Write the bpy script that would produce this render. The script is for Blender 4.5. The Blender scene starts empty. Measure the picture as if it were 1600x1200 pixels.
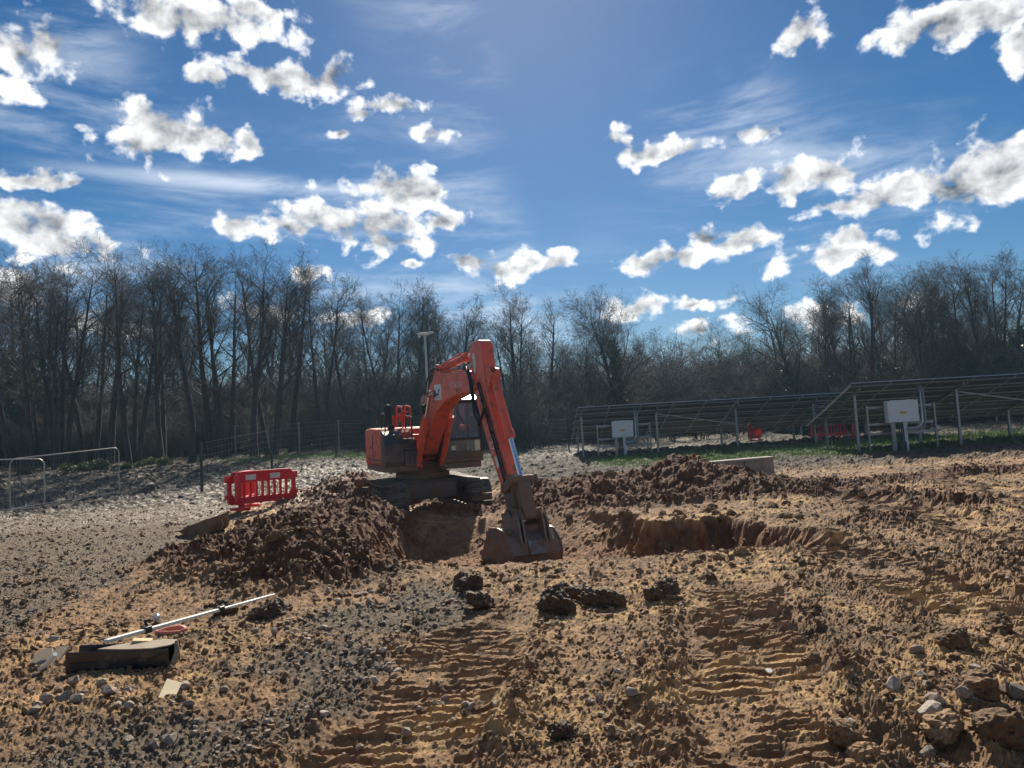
import bpy, bmesh, math, random
import numpy as np
from mathutils import Vector, Matrix

SC = bpy.context.scene
COL = SC.collection
rad = math.radians

# ------------------------------------------------------------------ camera
F_PX = 1180.0                       # focal length in pixels of a 1600 px wide frame
PITCH = math.atan(85 / F_PX)
ROLL = rad(-3.2)
EYE = Vector((0, 0, 1.6))
cam = bpy.data.cameras.new('camera')
cam.sensor_width = 36
cam.lens = F_PX / 1600 * 36
cam.clip_start = 0.05
cam.clip_end = 6000
cam_o = bpy.data.objects.new('camera', cam)
COL.objects.link(cam_o)
CAM_ROT = Matrix.Rotation(rad(90) + PITCH, 4, 'X') @ Matrix.Rotation(ROLL, 4, 'Z')
cam_o.matrix_world = Matrix.Translation(EYE) @ CAM_ROT
SC.camera = cam_o

def ray(px, py):
    return (CAM_ROT.to_3x3() @ Vector(((px - 800) / F_PX, (600 - py) / F_PX, -1.0)))
def at(px, py, Y):
    d = ray(px, py)
    return EYE + d * (Y / d.y)

# ------------------------------------------------------------------ world: daylight sky with cumulus and cirrus
SUN_EL, SUN_AZ = rad(36.5), rad(2.0)          # azimuth measured from +Y towards +X
CLOUDS = [  # pixel centre and half sizes of each cumulus puff in the 1600 px photograph
 (330,32,140,38),(250,24,80,28),(410,18,66,28),(450,124,112,28),(405,118,56,24),(520,118,60,26),(330,128,40,18),
 (262,205,85,46),(235,222,80,30),(330,222,60,28),(385,215,38,20),(30,82,62,36),(75,65,32,30),(22,140,36,20),
 (60,275,55,13),(110,282,20,10),(40,352,90,46),(95,385,85,38),(10,330,60,30),(600,160,52,20),(565,178,34,12),(524,206,18,10),
 (683,210,40,19),(520,335,90,38),(600,352,110,44),(630,297,88,34),(690,340,52,28),(372,350,48,20),(620,380,75,24),(455,352,60,30),
 (800,414,100,26),(860,408,48,24),(745,410,48,18),(1030,232,90,20),(962,220,32,20),(1085,225,40,18),(1176,205,50,20),(1246,62,42,36),
 (1490,28,110,40),(1580,15,60,36),(1592,70,30,40),(1500,290,110,44),(1570,262,80,60),(1390,302,100,36),(1302,272,62,40),
 (1228,284,44,34),(1155,293,46,28),(1300,326,60,16),(1420,318,90,24),(1145,380,80,24),(1108,366,40,22),(1042,408,88,20),(1305,402,100,24),
 (1335,372,50,24),(1085,470,52,13),(640,418,22,9),(480,432,40,16),(400,488,70,20),(20,470,60,30),(990,478,60,24),
 (1100,512,60,18),(1290,500,80,26),(1440,470,50,18),(560,500,50,16),(160,500,60,20)]

def build_world():
    w = bpy.data.worlds.new('World')
    SC.world = w
    w.use_nodes = True
    nt = w.node_tree
    N, L = nt.nodes, nt.links
    N.clear()
    def nd(t, **k):
        n = N.new(t)
        for a, b in k.items():
            setattr(n, a, b)
        return n
    def math_(op, a, b=None, c=None, clamp=False):
        n = nd('ShaderNodeMath', operation=op, use_clamp=clamp)
        for i, v in enumerate((a, b, c)):
            if v is None: continue
            if isinstance(v, (int, float)): n.inputs[i].default_value = v
            else: L.new(v, n.inputs[i])
        return n.outputs[0]
    def rng(v, a, b, c=0.0, d=1.0, smooth=True):
        n = nd('ShaderNodeMapRange', interpolation_type='SMOOTHSTEP' if smooth else 'LINEAR')
        L.new(v, n.inputs[0])
        for i, q in enumerate((a, b, c, d)): n.inputs[i + 1].default_value = q
        return n.outputs[0]
    tc = nd('ShaderNodeTexCoord')
    sep = nd('ShaderNodeSeparateXYZ'); L.new(tc.outputs['Generated'], sep.inputs[0])
    az = math_('ARCTAN2', sep.outputs[0], sep.outputs[1])
    el = math_('ARCSINE', sep.outputs[2])
    cmb = nd('ShaderNodeCombineXYZ'); L.new(az, cmb.inputs[0]); L.new(el, cmb.inputs[1])
    P = cmb.outputs[0]
    def noise(vec, scale, detail, rough, dim='2D', dist=0.0):
        n = nd('ShaderNodeTexNoise', noise_dimensions=dim)
        L.new(vec, n.inputs['Vector'])
        n.inputs['Scale'].default_value = scale; n.inputs['Detail'].default_value = detail
        n.inputs['Roughness'].default_value = rough; n.inputs['Distortion'].default_value = dist
        return n
    # warp so that the puffs lose their elliptical outline
    wn = noise(P, 14.0, 3.0, 0.55)
    ws = nd('ShaderNodeVectorMath', operation='MULTIPLY_ADD')
    L.new(wn.outputs['Color'], ws.inputs[0]); ws.inputs[1].default_value = (0.055, 0.04, 0); ws.inputs[2].default_value = (-0.0275, -0.02, 0)
    wp = nd('ShaderNodeVectorMath', operation='ADD'); L.new(P, wp.inputs[0]); L.new(ws.outputs[0], wp.inputs[1])
    best = None
    for (px, py, hw, hh) in CLOUDS:
        d = ray(px, py).normalized()
        a, e = math.atan2(d.x, d.y), math.asin(d.z)
        sx, sy = F_PX / hw * 1.02, F_PX / hh * 1.06
        m = nd('ShaderNodeVectorMath', operation='MULTIPLY_ADD')
        L.new(wp.outputs[0], m.inputs[0]); m.inputs[1].default_value = (sx, sy, 0); m.inputs[2].default_value = (-a * sx, -e * sy, 0)
        ln = nd('ShaderNodeVectorMath', operation='LENGTH'); L.new(m.outputs[0], ln.inputs[0])
        best = ln.outputs['Value'] if best is None else math_('MINIMUM', best, ln.outputs['Value'])
    D = math_('SUBTRACT', 1.0, best)
    D = math_('MAXIMUM', D, -1.5)
    # the same kind of cumulus over the rest of the sky
    gen = noise(P, 5.5, 2.0, 0.5)
    G = math_('MULTIPLY_ADD', gen.outputs['Fac'], 7.0, -4.35)
    out_a = rng(math_('ABSOLUTE', az), 0.66, 0.85)
    out_e = rng(el, 0.58, 0.75)
    outm = math_('MAXIMUM', out_a, out_e)
    G = math_('ADD', G, math_('MULTIPLY_ADD', outm, 4.0, -4.0))
    D = math_('MAXIMUM', D, G)
    # cauliflower relief
    st = nd('ShaderNodeMapping'); L.new(P, st.inputs[0]); st.inputs['Scale'].default_value = (1, 1.25, 1)
    fb = noise(st.outputs[0], 25.0, 7.0, 0.53, dist=0.1)
    f = math_('MULTIPLY_ADD', fb.outputs['Fac'], 2.5, -1.25)
    f = math_('ADD', f, math_('MULTIPLY', D, 0.9))
    alpha = rng(f, 0.02, 0.58)
    # thick cores are grey, thin sunlit rims and crests white (the sun stands high behind the clouds)
    up = nd('ShaderNodeVectorMath', operation='ADD'); L.new(st.outputs[0], up.inputs[0]); up.inputs[1].default_value = (0, 0.011, 0)
    fu = noise(up.outputs[0], 30.0, 4.0, 0.55, dist=0.15)
    relief = math_('SUBTRACT', fb.outputs['Fac'], fu.outputs['Fac'])
    fs = noise(st.outputs[0], 13.0, 4.0, 0.5)
    core = math_('ADD', math_('MULTIPLY', D, 0.8), math_('MULTIPLY_ADD', fs.outputs['Fac'], 1.2, -0.6))
    shade = math_('MULTIPLY_ADD', relief, 1.1, rng(core, 0.0, 0.65, 1.0, 0.45), clamp=True)
    # cirrus veil
    cm = nd('ShaderNodeMapping'); L.new(P, cm.inputs[0]); cm.inputs['Scale'].default_value = (2.2, 11.0, 1); cm.inputs['Rotation'].default_value = (0, 0, rad(7))
    ci = noise(cm.outputs[0], 1.6, 6.0, 0.62, dist=0.25)
    cb = noise(P, 2.6, 2.0, 0.5)
    cirrus = math_('MULTIPLY', rng(ci.outputs['Fac'], 0.42, 0.85), rng(cb.outputs['Fac'], 0.38, 0.62))
    cirrus = math_('MULTIPLY', cirrus, 0.55)
    # the long thin streak over the left half
    dS = ray(420, 288).normalized(); aS, eS = math.atan2(dS.x, dS.y), math.asin(dS.z)
    m = nd('ShaderNodeVectorMath', operation='MULTIPLY_ADD'); L.new(P, m.inputs[0])
    m.inputs[1].default_value = (2.7, 52.0, 0); m.inputs[2].default_value = (-aS * 2.7, -eS * 52.0, 0)
    ln = nd('ShaderNodeVectorMath', operation='LENGTH'); L.new(m.outputs[0], ln.inputs[0])
    streak = math_('MULTIPLY', rng(ln.outputs['Value'], 1.0, 0.0), rng(ci.outputs['Fac'], 0.32, 0.62))
    cirrus = math_('MAXIMUM', cirrus, math_('MULTIPLY', streak, 0.7))
    sky = nd('ShaderNodeTexSky', sky_type='NISHITA')
    sky.sun_disc = False
    sky.sun_elevation = SUN_EL
    sky.sun_rotation = SUN_AZ
    sky.altitude = 100; sky.air_density = 1.0; sky.dust_density = 0.2; sky.ozone_density = 4.0
    hs = nd('ShaderNodeHueSaturation'); hs.inputs['Saturation'].default_value = 1.32; hs.inputs['Value'].default_value = 0.79; L.new(sky.outputs[0], hs.inputs['Color'])
    cw = nd('ShaderNodeMixRGB'); L.new(cirrus, cw.inputs[0]); L.new(hs.outputs[0], cw.inputs[1]); cw.inputs[2].default_value = (CLOUD_L*.72, CLOUD_L*.78, CLOUD_L*.86, 1)
    cc = nd('ShaderNodeMixRGB', blend_type='MULTIPLY'); cc.inputs[0].default_value = 1
    cc.inputs[1].default_value = (CLOUD_L, CLOUD_L * 1.0, CLOUD_L * 1.0, 1)
    tint = nd('ShaderNodeMixRGB'); L.new(shade, tint.inputs[0]); tint.inputs[1].default_value = (0.0, 0.02, 0.05, 1); tint.inputs[2].default_value = (1, 1, 1, 1)
    L.new(tint.outputs[0], cc.inputs[2])
    fin = nd('ShaderNodeMixRGB'); L.new(alpha, fin.inputs[0]); L.new(cw.outputs[0], fin.inputs[1]); L.new(cc.outputs[0], fin.inputs[2])
    bg = nd('ShaderNodeBackground'); bg.inputs[1].default_value = SKY_STRENGTH
    L.new(fin.outputs[0], bg.inputs[0])
    o = nd('ShaderNodeOutputWorld'); L.new(bg.outputs[0], o.inputs[0])
    w.cycles.sampling_method = 'MANUAL'; w.cycles.sample_map_resolution = 1024
SKY_STRENGTH = 0.05
CLOUD_L = 15.5
build_world()

sun = bpy.data.lights.new('sun', 'SUN')
sun.energy = 5.0
sun.angle = rad(0.53)
sun.color = (1.0, 0.90, 0.75)
sun_o = bpy.data.objects.new('sun', sun)
COL.objects.link(sun_o)
sd = Vector((math.cos(SUN_EL) * math.sin(SUN_AZ), math.cos(SUN_EL) * math.cos(SUN_AZ), math.sin(SUN_EL)))
sun_o.rotation_euler = sd.to_track_quat('Z', 'Y').to_euler()
sun_o.location = (0, 0, 40)

vs = SC.view_settings
vs.view_transform = 'Standard'; vs.look = 'None'; vs.gamma = 1; vs.use_curve_mapping = False
vs.exposure = 0.75
SC.render.film_transparent = False
SC.cycles.use_adaptive_sampling = True; SC.cycles.adaptive_threshold = 0.02; SC.cycles.adaptive_min_samples = 24
SC.cycles.max_bounces = 5; SC.cycles.diffuse_bounces = 2; SC.cycles.glossy_bounces = 3
SC.cycles.transparent_max_bounces = 12; SC.cycles.transmission_bounces = 4; SC.cycles.volume_bounces = 0
SC.cycles.sample_clamp_indirect = 6

def text_mesh(body):
    """outlines of a word as a mesh, made while the scene is still empty"""
    cu = bpy.data.curves.new('lettering', 'FONT'); cu.body = body; cu.size = 1; cu.extrude = .008; cu.align_x = 'CENTER'; cu.align_y = 'CENTER'; cu.resolution_u = 3
    o = bpy.data.objects.new('lettering', cu); COL.objects.link(o)
    me = bpy.data.meshes.new_from_object(o.evaluated_get(bpy.context.evaluated_depsgraph_get()))
    bpy.data.objects.remove(o); bpy.data.curves.remove(cu); me.name = 'lettering'
    return me
TEXTS = {t: text_mesh(t) for t in ('HITACHI', 'ccc', 'ECS', 'ZX')}

# ------------------------------------------------------------------ materials
MATS = {}
def mat(name, col, rough=0.6, metal=0.0, var=0.0, vscale=6.0, bump=0.0, bscale=40.0, dirt=None, dirt_amt=0.0, dirt_scale=3.0, spec=0.5, dirt_h=None):
    if name in MATS: return MATS[name]
    m = bpy.data.materials.new(name)
    m.use_nodes = True
    nt = m.node_tree; N, L = nt.nodes, nt.links
    b = N['Principled BSDF']
    b.inputs['Roughness'].default_value = rough
    b.inputs['Metallic'].default_value = metal
    b.inputs['Specular IOR Level'].default_value = spec
    tc = N.new('ShaderNodeTexCoord')
    src = None
    rgb = N.new('ShaderNodeRGB'); rgb.outputs[0].default_value = (*col, 1)
    src = rgb.outputs[0]
    if var > 0:
        n = N.new('ShaderNodeTexNoise'); n.inputs['Scale'].default_value = vscale; n.inputs['Detail'].default_value = 6
        L.new(tc.outputs['Object'], n.inputs['Vector'])
        mr = N.new('ShaderNodeMapRange'); mr.inputs[1].default_value = .25; mr.inputs[2].default_value = .75
        mr.inputs[3].default_value = 1 - var; mr.inputs[4].default_value = 1 + var
        L.new(n.outputs['Fac'], mr.inputs[0])
        mx = N.new('ShaderNodeVectorMath'); mx.operation = 'SCALE'
        L.new(src, mx.inputs[0]); L.new(mr.outputs[0], mx.inputs['Scale'])
        src = mx.outputs[0]
    if dirt is not None:
        n = N.new('ShaderNodeTexNoise'); n.inputs['Scale'].default_value = dirt_scale; n.inputs['Detail'].default_value = 9; n.inputs['Roughness'].default_value = .68
        L.new(tc.outputs['Object'], n.inputs['Vector'])
        mr = N.new('ShaderNodeMapRange'); mr.inputs[1].default_value = .62 - .4 * dirt_amt; mr.inputs[2].default_value = .80 - .4 * dirt_amt
        L.new(n.outputs['Fac'], mr.inputs[0])
        fac = mr.outputs[0]
        if dirt_h is not None:      # mud thrown up from below: heavier near the bottom of the part
            sp = N.new('ShaderNodeSeparateXYZ'); L.new(tc.outputs['Object'], sp.inputs[0])
            hr = N.new('ShaderNodeMapRange'); hr.inputs[1].default_value = dirt_h[0]; hr.inputs[2].default_value = dirt_h[1]
            hr.inputs[3].default_value = .55; hr.inputs[4].default_value = 0
            L.new(sp.outputs[2], hr.inputs[0])
            ad = N.new('ShaderNodeMath'); ad.operation = 'MULTIPLY_ADD'; ad.use_clamp = True
            L.new(hr.outputs[0], ad.inputs[0]); ad.inputs[1].default_value = 1.4; L.new(fac, ad.inputs[2])
            fac = ad.outputs[0]
        mx = N.new('ShaderNodeMixRGB'); L.new(fac, mx.inputs[0]); L.new(src, mx.inputs[1]); mx.inputs[2].default_value = (*dirt, 1)
        src = mx.outputs[0]
        rr = N.new('ShaderNodeMapRange'); L.new(fac, rr.inputs[0]); rr.inputs[3].default_value = rough; rr.inputs[4].default_value = max(rough, .85)
        L.new(rr.outputs[0], b.inputs['Roughness'])
    L.new(src, b.inputs['Base Color'])
    if bump > 0:
        n = N.new('ShaderNodeTexNoise'); n.inputs['Scale'].default_value = bscale; n.inputs['Detail'].default_value = 5
        L.new(tc.outputs['Object'], n.inputs['Vector'])
        bp = N.new('ShaderNodeBump'); bp.inputs['Strength'].default_value = bump; bp.inputs['Distance'].default_value = .02
        L.new(n.outputs['Fac'], bp.inputs['Height']); L.new(bp.outputs[0], b.inputs['Normal'])
    MATS[name] = m
    return m

def glass_mat(name, tint=(.85, .92, .9), gloss=.14):
    m = bpy.data.materials.new(name); m.use_nodes = True
    nt = m.node_tree; N, L = nt.nodes, nt.links
    N.remove(N['Principled BSDF'])
    t = N.new('ShaderNodeBsdfTransparent'); t.inputs[0].default_value = (*tint, 1)
    df = N.new('ShaderNodeBsdfDiffuse'); df.inputs[0].default_value = (.55, .56, .52, 1)
    md = N.new('ShaderNodeMixShader'); md.inputs[0].default_value = .20; L.new(t.outputs[0], md.inputs[1]); L.new(df.outputs[0], md.inputs[2])
    g = N.new('ShaderNodeBsdfGlossy'); g.inputs['Roughness'].default_value = .03; g.inputs[0].default_value = (.9, .95, 1, 1)
    fr = N.new('ShaderNodeFresnel'); fr.inputs[0].default_value = 1.5
    mx = N.new('ShaderNodeMixShader'); L.new(fr.outputs[0], mx.inputs[0]); L.new(md.outputs[0], mx.inputs[1]); L.new(g.outputs[0], mx.inputs[2])
    L.new(mx.outputs[0], N['Material Output'].inputs[0])
    return m

# ------------------------------------------------------------------ mesh helpers
def tag(o, label=None, cat=None, group=None, kind=None):
    if label: o['label'] = label
    if cat: o['category'] = cat
    if group: o['group'] = group
    if kind: o['kind'] = kind
    return o
def empty(name, loc=(0, 0, 0), rot=(0, 0, 0)):
    o = bpy.data.objects.new(name, None); COL.objects.link(o)
    o.location = loc; o.rotation_euler = rot; o.empty_display_size = .2
    return o
def link_mesh(name, me, parent=None):
    o = bpy.data.objects.new(name, me); COL.objects.link(o)
    if parent is not None: o.parent = parent
    return o
def copy_tree(o, parent=None):
    kids = list(o.children)
    c = o.copy(); COL.objects.link(c); c.parent = parent
    for k in kids: copy_tree(k, c)
    return c

class MB:
    """collects shapes, then builds one mesh object"""
    def __init__(s): s.v = []; s.f = []; s.m = []; s.sm = []
    def add(s, vs, fs, mi=0, smooth=False):
        b = len(s.v); s.v += [tuple(p) for p in vs]
        for f in fs: s.f.append(tuple(b + i for i in f)); s.m.append(mi); s.sm.append(smooth)
        return s
    def box(s, lo, hi, mi=0, M=None):
        x0, y0, z0 = lo; x1, y1, z1 = hi
        vs = [Vector(p) for p in ((x0,y0,z0),(x1,y0,z0),(x1,y1,z0),(x0,y1,z0),(x0,y0,z1),(x1,y0,z1),(x1,y1,z1),(x0,y1,z1))]
        if M is not None: vs = [M @ p for p in vs]
        return s.add(vs, [(0,3,2,1),(4,5,6,7),(0,1,5,4),(1,2,6,5),(2,3,7,6),(3,0,4,7)], mi)
    def bar(s, a, b, w, h, mi=0, up=(0, 0, 1)):
        a, b = Vector(a), Vector(b); d = (b - a); Ln = d.length; d.normalize()
        u = Vector(up)
        if abs(d.dot(u)) > .98: u = Vector((0, 1, 0))
        sx = d.cross(u).normalized(); sz = sx.cross(d).normalized()
        vs = [q + sx * i * w / 2 + sz * j * h / 2 for q in (a, b) for (i, j) in ((-1,-1),(1,-1),(1,1),(-1,1))]
        return s.add(vs, [(0,1,2,3),(7,6,5,4),(0,4,5,1),(1,5,6,2),(2,6,7,3),(3,7,4,0)], mi)
    def cyl(s, a, b, r, n=12, mi=0, r2=None, caps=True):
        a, b = Vector(a), Vector(b); d = (b - a).normalized()
        u = Vector((0, 0, 1)) if abs(d.z) < .9 else Vector((1, 0, 0))
        x = d.cross(u).normalized(); y = d.cross(x)
        r2 = r if r2 is None else r2
        vs = [q + (x * math.cos(t) + y * math.sin(t)) * rr for q, rr in ((a, r), (b, r2)) for t in [2 * math.pi * i / n for i in range(n)]]
        s.add(vs, [(i, (i + 1) % n, n + (i + 1) % n, n + i) for i in range(n)], mi, n > 6)
        if caps:
            s.add(vs[:n], [tuple(range(n))[::-1]], mi); s.add(vs[n:], [tuple(range(n))], mi)
        return s
    def tube(s, pts, r, n=8, mi=0, caps=True):
        pts = [Vector(p) for p in pts]; k = len(pts)
        vs = []; px = None
        for i, p in enumerate(pts):
            d = (pts[min(i + 1, k - 1)] - pts[max(i - 1, 0)]).normalized()
            if px is None:
                u = Vector((0, 0, 1)) if abs(d.z) < .9 else Vector((1, 0, 0)); px = d.cross(u).normalized()
            px = (px - d * px.dot(d)).normalized(); py = d.cross(px)
            rr = r[i] if isinstance(r, (list, tuple)) else r
            vs += [p + (px * math.cos(2 * math.pi * j / n) + py * math.sin(2 * math.pi * j / n)) * rr for j in range(n)]
        fs = [(i * n + j, i * n + (j + 1) % n, (i + 1) * n + (j + 1) % n, (i + 1) * n + j) for i in range(k - 1) for j in range(n)]
        s.add(vs, fs, mi, True)
        if caps: s.add(vs[:n], [tuple(range(n))[::-1]], mi); s.add(vs[-n:], [tuple(range(n))], mi)
        return s
    def prism(s, prof, x0, x1, mi=0, axis='x'):
        """profile in (y,z) extruded along x, or (x,y) along z, or (x,z) along y"""
        def P(a, b, t): return (t, a, b) if axis == 'x' else ((a, b, t) if axis == 'z' else (a, t, b))
        n = len(prof)
        vs = [P(a, b, x0) for a, b in prof] + [P(a, b, x1) for a, b in prof]
        return s.add(vs, [tuple(range(n))[::-1], tuple(range(n, 2 * n))] + [(i, (i + 1) % n, n + (i + 1) % n, n + i) for i in range(n)], mi)
    def sheet(s, pts, mi=0):
        return s.add(pts, [tuple(range(len(pts)))], mi)
    def mesh(s, name, mats):
        me = bpy.data.meshes.new(name); me.from_pydata(s.v, [], s.f)
        for m in (mats if isinstance(mats, (list, tuple)) else [mats]): me.materials.append(m)
        me.polygons.foreach_set('material_index', s.m); me.polygons.foreach_set('use_smooth', s.sm)
        bm = bmesh.new(); bm.from_mesh(me); bmesh.ops.recalc_face_normals(bm, faces=bm.faces); bm.to_mesh(me); bm.free()
        me.update(); return me
    def build(s, name, mats, parent=None, bevel=0, seg=2):
        o = link_mesh(name, s.mesh(name, mats), parent)
        if bevel:
            b = o.modifiers.new('bevel', 'BEVEL'); b.width = bevel; b.segments = seg; b.limit_method = 'ANGLE'; b.angle_limit = rad(35)
        return o

def mesh_np(name, V, Fq, mats, smooth=True, mi=None):
    """fast mesh from numpy arrays; Fq is (n,3) or (n,4)"""
    me = bpy.data.meshes.new(name)
    V = np.ascontiguousarray(V, dtype=np.float32); Fq = np.ascontiguousarray(Fq, dtype=np.int32)
    k = Fq.shape[1]
    me.vertices.add(len(V)); me.vertices.foreach_set('co', V.ravel())
    me.loops.add(Fq.size); me.loops.foreach_set('vertex_index', Fq.ravel())
    me.polygons.add(len(Fq)); me.polygons.foreach_set('loop_start', np.arange(0, Fq.size, k, dtype=np.int32))
    me.polygons.foreach_set('use_smooth', np.full(len(Fq), smooth))
    for m in (mats if isinstance(mats, (list, tuple)) else [mats]): me.materials.append(m)
    if mi is not None: me.polygons.foreach_set('material_index', np.ascontiguousarray(mi, dtype=np.int32))
    me.update(calc_edges=True); me.validate()
    return me
# ------------------------------------------------------------------ numpy noise
_TAB = {}
def _r(ix, iy, s):
    t = _TAB.get(s)
    if t is None: t = _TAB[s] = np.random.RandomState(s * 7 + 3).rand(65536)
    return t[((ix.astype(np.int32) & 255) << 8) | (iy.astype(np.int32) & 255)]
def perlin(x, y, s=0):
    x0, y0 = np.floor(x), np.floor(y); fx, fy = x - x0, y - y0
    u = fx * fx * fx * (fx * (fx * 6 - 15) + 10); v = fy * fy * fy * (fy * (fy * 6 - 15) + 10)
    def g(i, j):
        a = _r(x0 + i, y0 + j, s) * 2 * np.pi
        return np.cos(a) * (fx - i) + np.sin(a) * (fy - j)
    a = g(0, 0); b = g(1, 0); c = g(0, 1); d = g(1, 1)
    return ((a + (b - a) * u) + ((c + (d - c) * u) - (a + (b - a) * u)) * v) * 1.5
def fbm(x, y, o=4, s=0, gain=.5):
    t = 0; a = 1.0; f = 1.0
    for i in range(o):
        t = t + a * perlin(x * f + 17.3 * i, y * f - 9.1 * i, s + i); a *= gain; f *= 2.03
    return t
def sst(a, b, v):
    t = np.clip((v - a) / (b - a), 0, 1); return t * t * (3 - 2 * t)
def clods(x, y, cell, dens, s, lo=.25, hi=.55, angular=.25):
    """lumps lying in a plane: height in units of the cell"""
    wx = x / cell + angular * perlin(x / cell * 1.7, y / cell * 1.7, s + 50); wy = y / cell + angular * perlin(x / cell * 1.7 + 31, y / cell * 1.7, s + 51)
    x0, y0 = np.floor(wx), np.floor(wy); best = np.zeros_like(wx)
    for i in (-1, 0, 1):
        for j in (-1, 0, 1):
            cx, cy = x0 + i, y0 + j
            pr = _r(cx, cy, s) < dens
            r = lo + (hi - lo) * _r(cx, cy, s + 1) ** 2
            dx = wx - cx - .15 - .7 * _r(cx, cy, s + 2); dy = wy - cy - .15 - .7 * _r(cx, cy, s + 3)
            an = _r(cx, cy, s + 4) * 3.14; ca, sa = np.cos(an), np.sin(an)
            ex = (dx * ca + dy * sa); ey = (-dx * sa + dy * ca) * (1 + .8 * _r(cx, cy, s + 5))
            q = np.maximum(np.sqrt(ex * ex + ey * ey), .72 * (np.abs(ex) + np.abs(ey)))   # rounded lozenge: faceted lumps
            tilt = 1 + .5 * (ex * (_r(cx, cy, s + 6) - .5) + ey * (_r(cx, cy, s + 7) - .5)) / np.maximum(r, .01)
            hgt = r * np.sqrt(np.clip(1 - (q / r) ** 2, 0, 1)) * tilt * (.55 + .6 * _r(cx, cy, s + 8))
            best = np.maximum(best, np.where(pr, hgt, 0))
    return best

# ------------------------------------------------------------------ lie of the land
def bump2(x, y, cx, cy, rx, ry, a=0.0):
    ca, sa = math.cos(a), math.sin(a)
    dx, dy = x - cx, y - cy
    u = (dx * ca + dy * sa) / rx; v = (-dx * sa + dy * ca) / ry
    return np.exp(-(u * u + v * v))
HEAPS_L = [(-3.35, 11.7, 1.45, 1.6, .0, .60), (-2.75, 10.2, .95, 1.2, .3, .42), (-4.3, 12.0, 1.1, 1.3, 0, .30), (-3.3, 15.2, 1.0, 1.9, 0, .52), (-4.6, 21.8, 1.7, 1.9, 0, .85), (-5.6, 24.5, 1.6, 1.6, 0, .5),
           (-3.9, 18.2, .9, 1.5, 0, .55)]
HEAPS_R = [(.5, 18.3, 1.2, 1.3, 0, .45), (1.9, 18.0, 1.3, 1.3, 0, .55), (3.9, 18.7, 1.4, 1.5, 0, .80), (5.2, 17.0, 1.0, .9, .3, .42), (2.6, 21.5, 2.4, 1.3, 0, .45), (2.2, 16.6, 2.4, .9, 0, .22), (5.0, 19.0, 1.8, 1.6, 0, .55), (.6, 16.9, .9, .9, 0, .25), (7.0, 17.6, 1.0, .8, 0, .25), (6.3, 16.2, .8, .6, 0, .22), (-1.5, 17.0, 1.2, .55, -.3, .26),
           (7.3, 15.2, .5, 1.0, .4, .22), (7.6, 13.4, .5, .9, .2, .2), (8.4, 18.3, 1.5, .7, .1, .18), (11.5, 19.5, 2.2, .7, -.1, .2), (5.6, 11.6, .6, .4, 0, .14), (3.9, 11.0, .8, .3, 0, .10), (10.5, 13.8, .9, .6, 0, .22)]
TRACKS = [((-1.05, 2.6), (-.62, 5.0), (-.28, 7.6), .48), ((.95, 2.6), (1.45, 5.0), (2.25, 8.0), .46), ((3.6, 5.2), (3.9, 8.4), (4.2, 12.0), .5), ((6.2, 6.5), (6.4, 11.0), (7.0, 17.0), .55), ((9.0, 9.0), (9.6, 14.0), (10.5, 20.0), .6)]
def track_uv(x, y, tr):
    (ax, ay), (bx, by), (cx, cy), w = tr
    t = (y - ay) / (cy - ay)
    tb = (by - ay) / (cy - ay)
    # quadratic through the three points, x as a function of y
    k = ((bx - ax) - (cx - ax) * tb) / (tb * tb - tb)
    xc = ax + (cx - ax - k) * t + k * t * t
    inside = sst(-.05, .06, t) * (1 - sst(.9, 1.05, t))
    return (x - xc), inside
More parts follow.
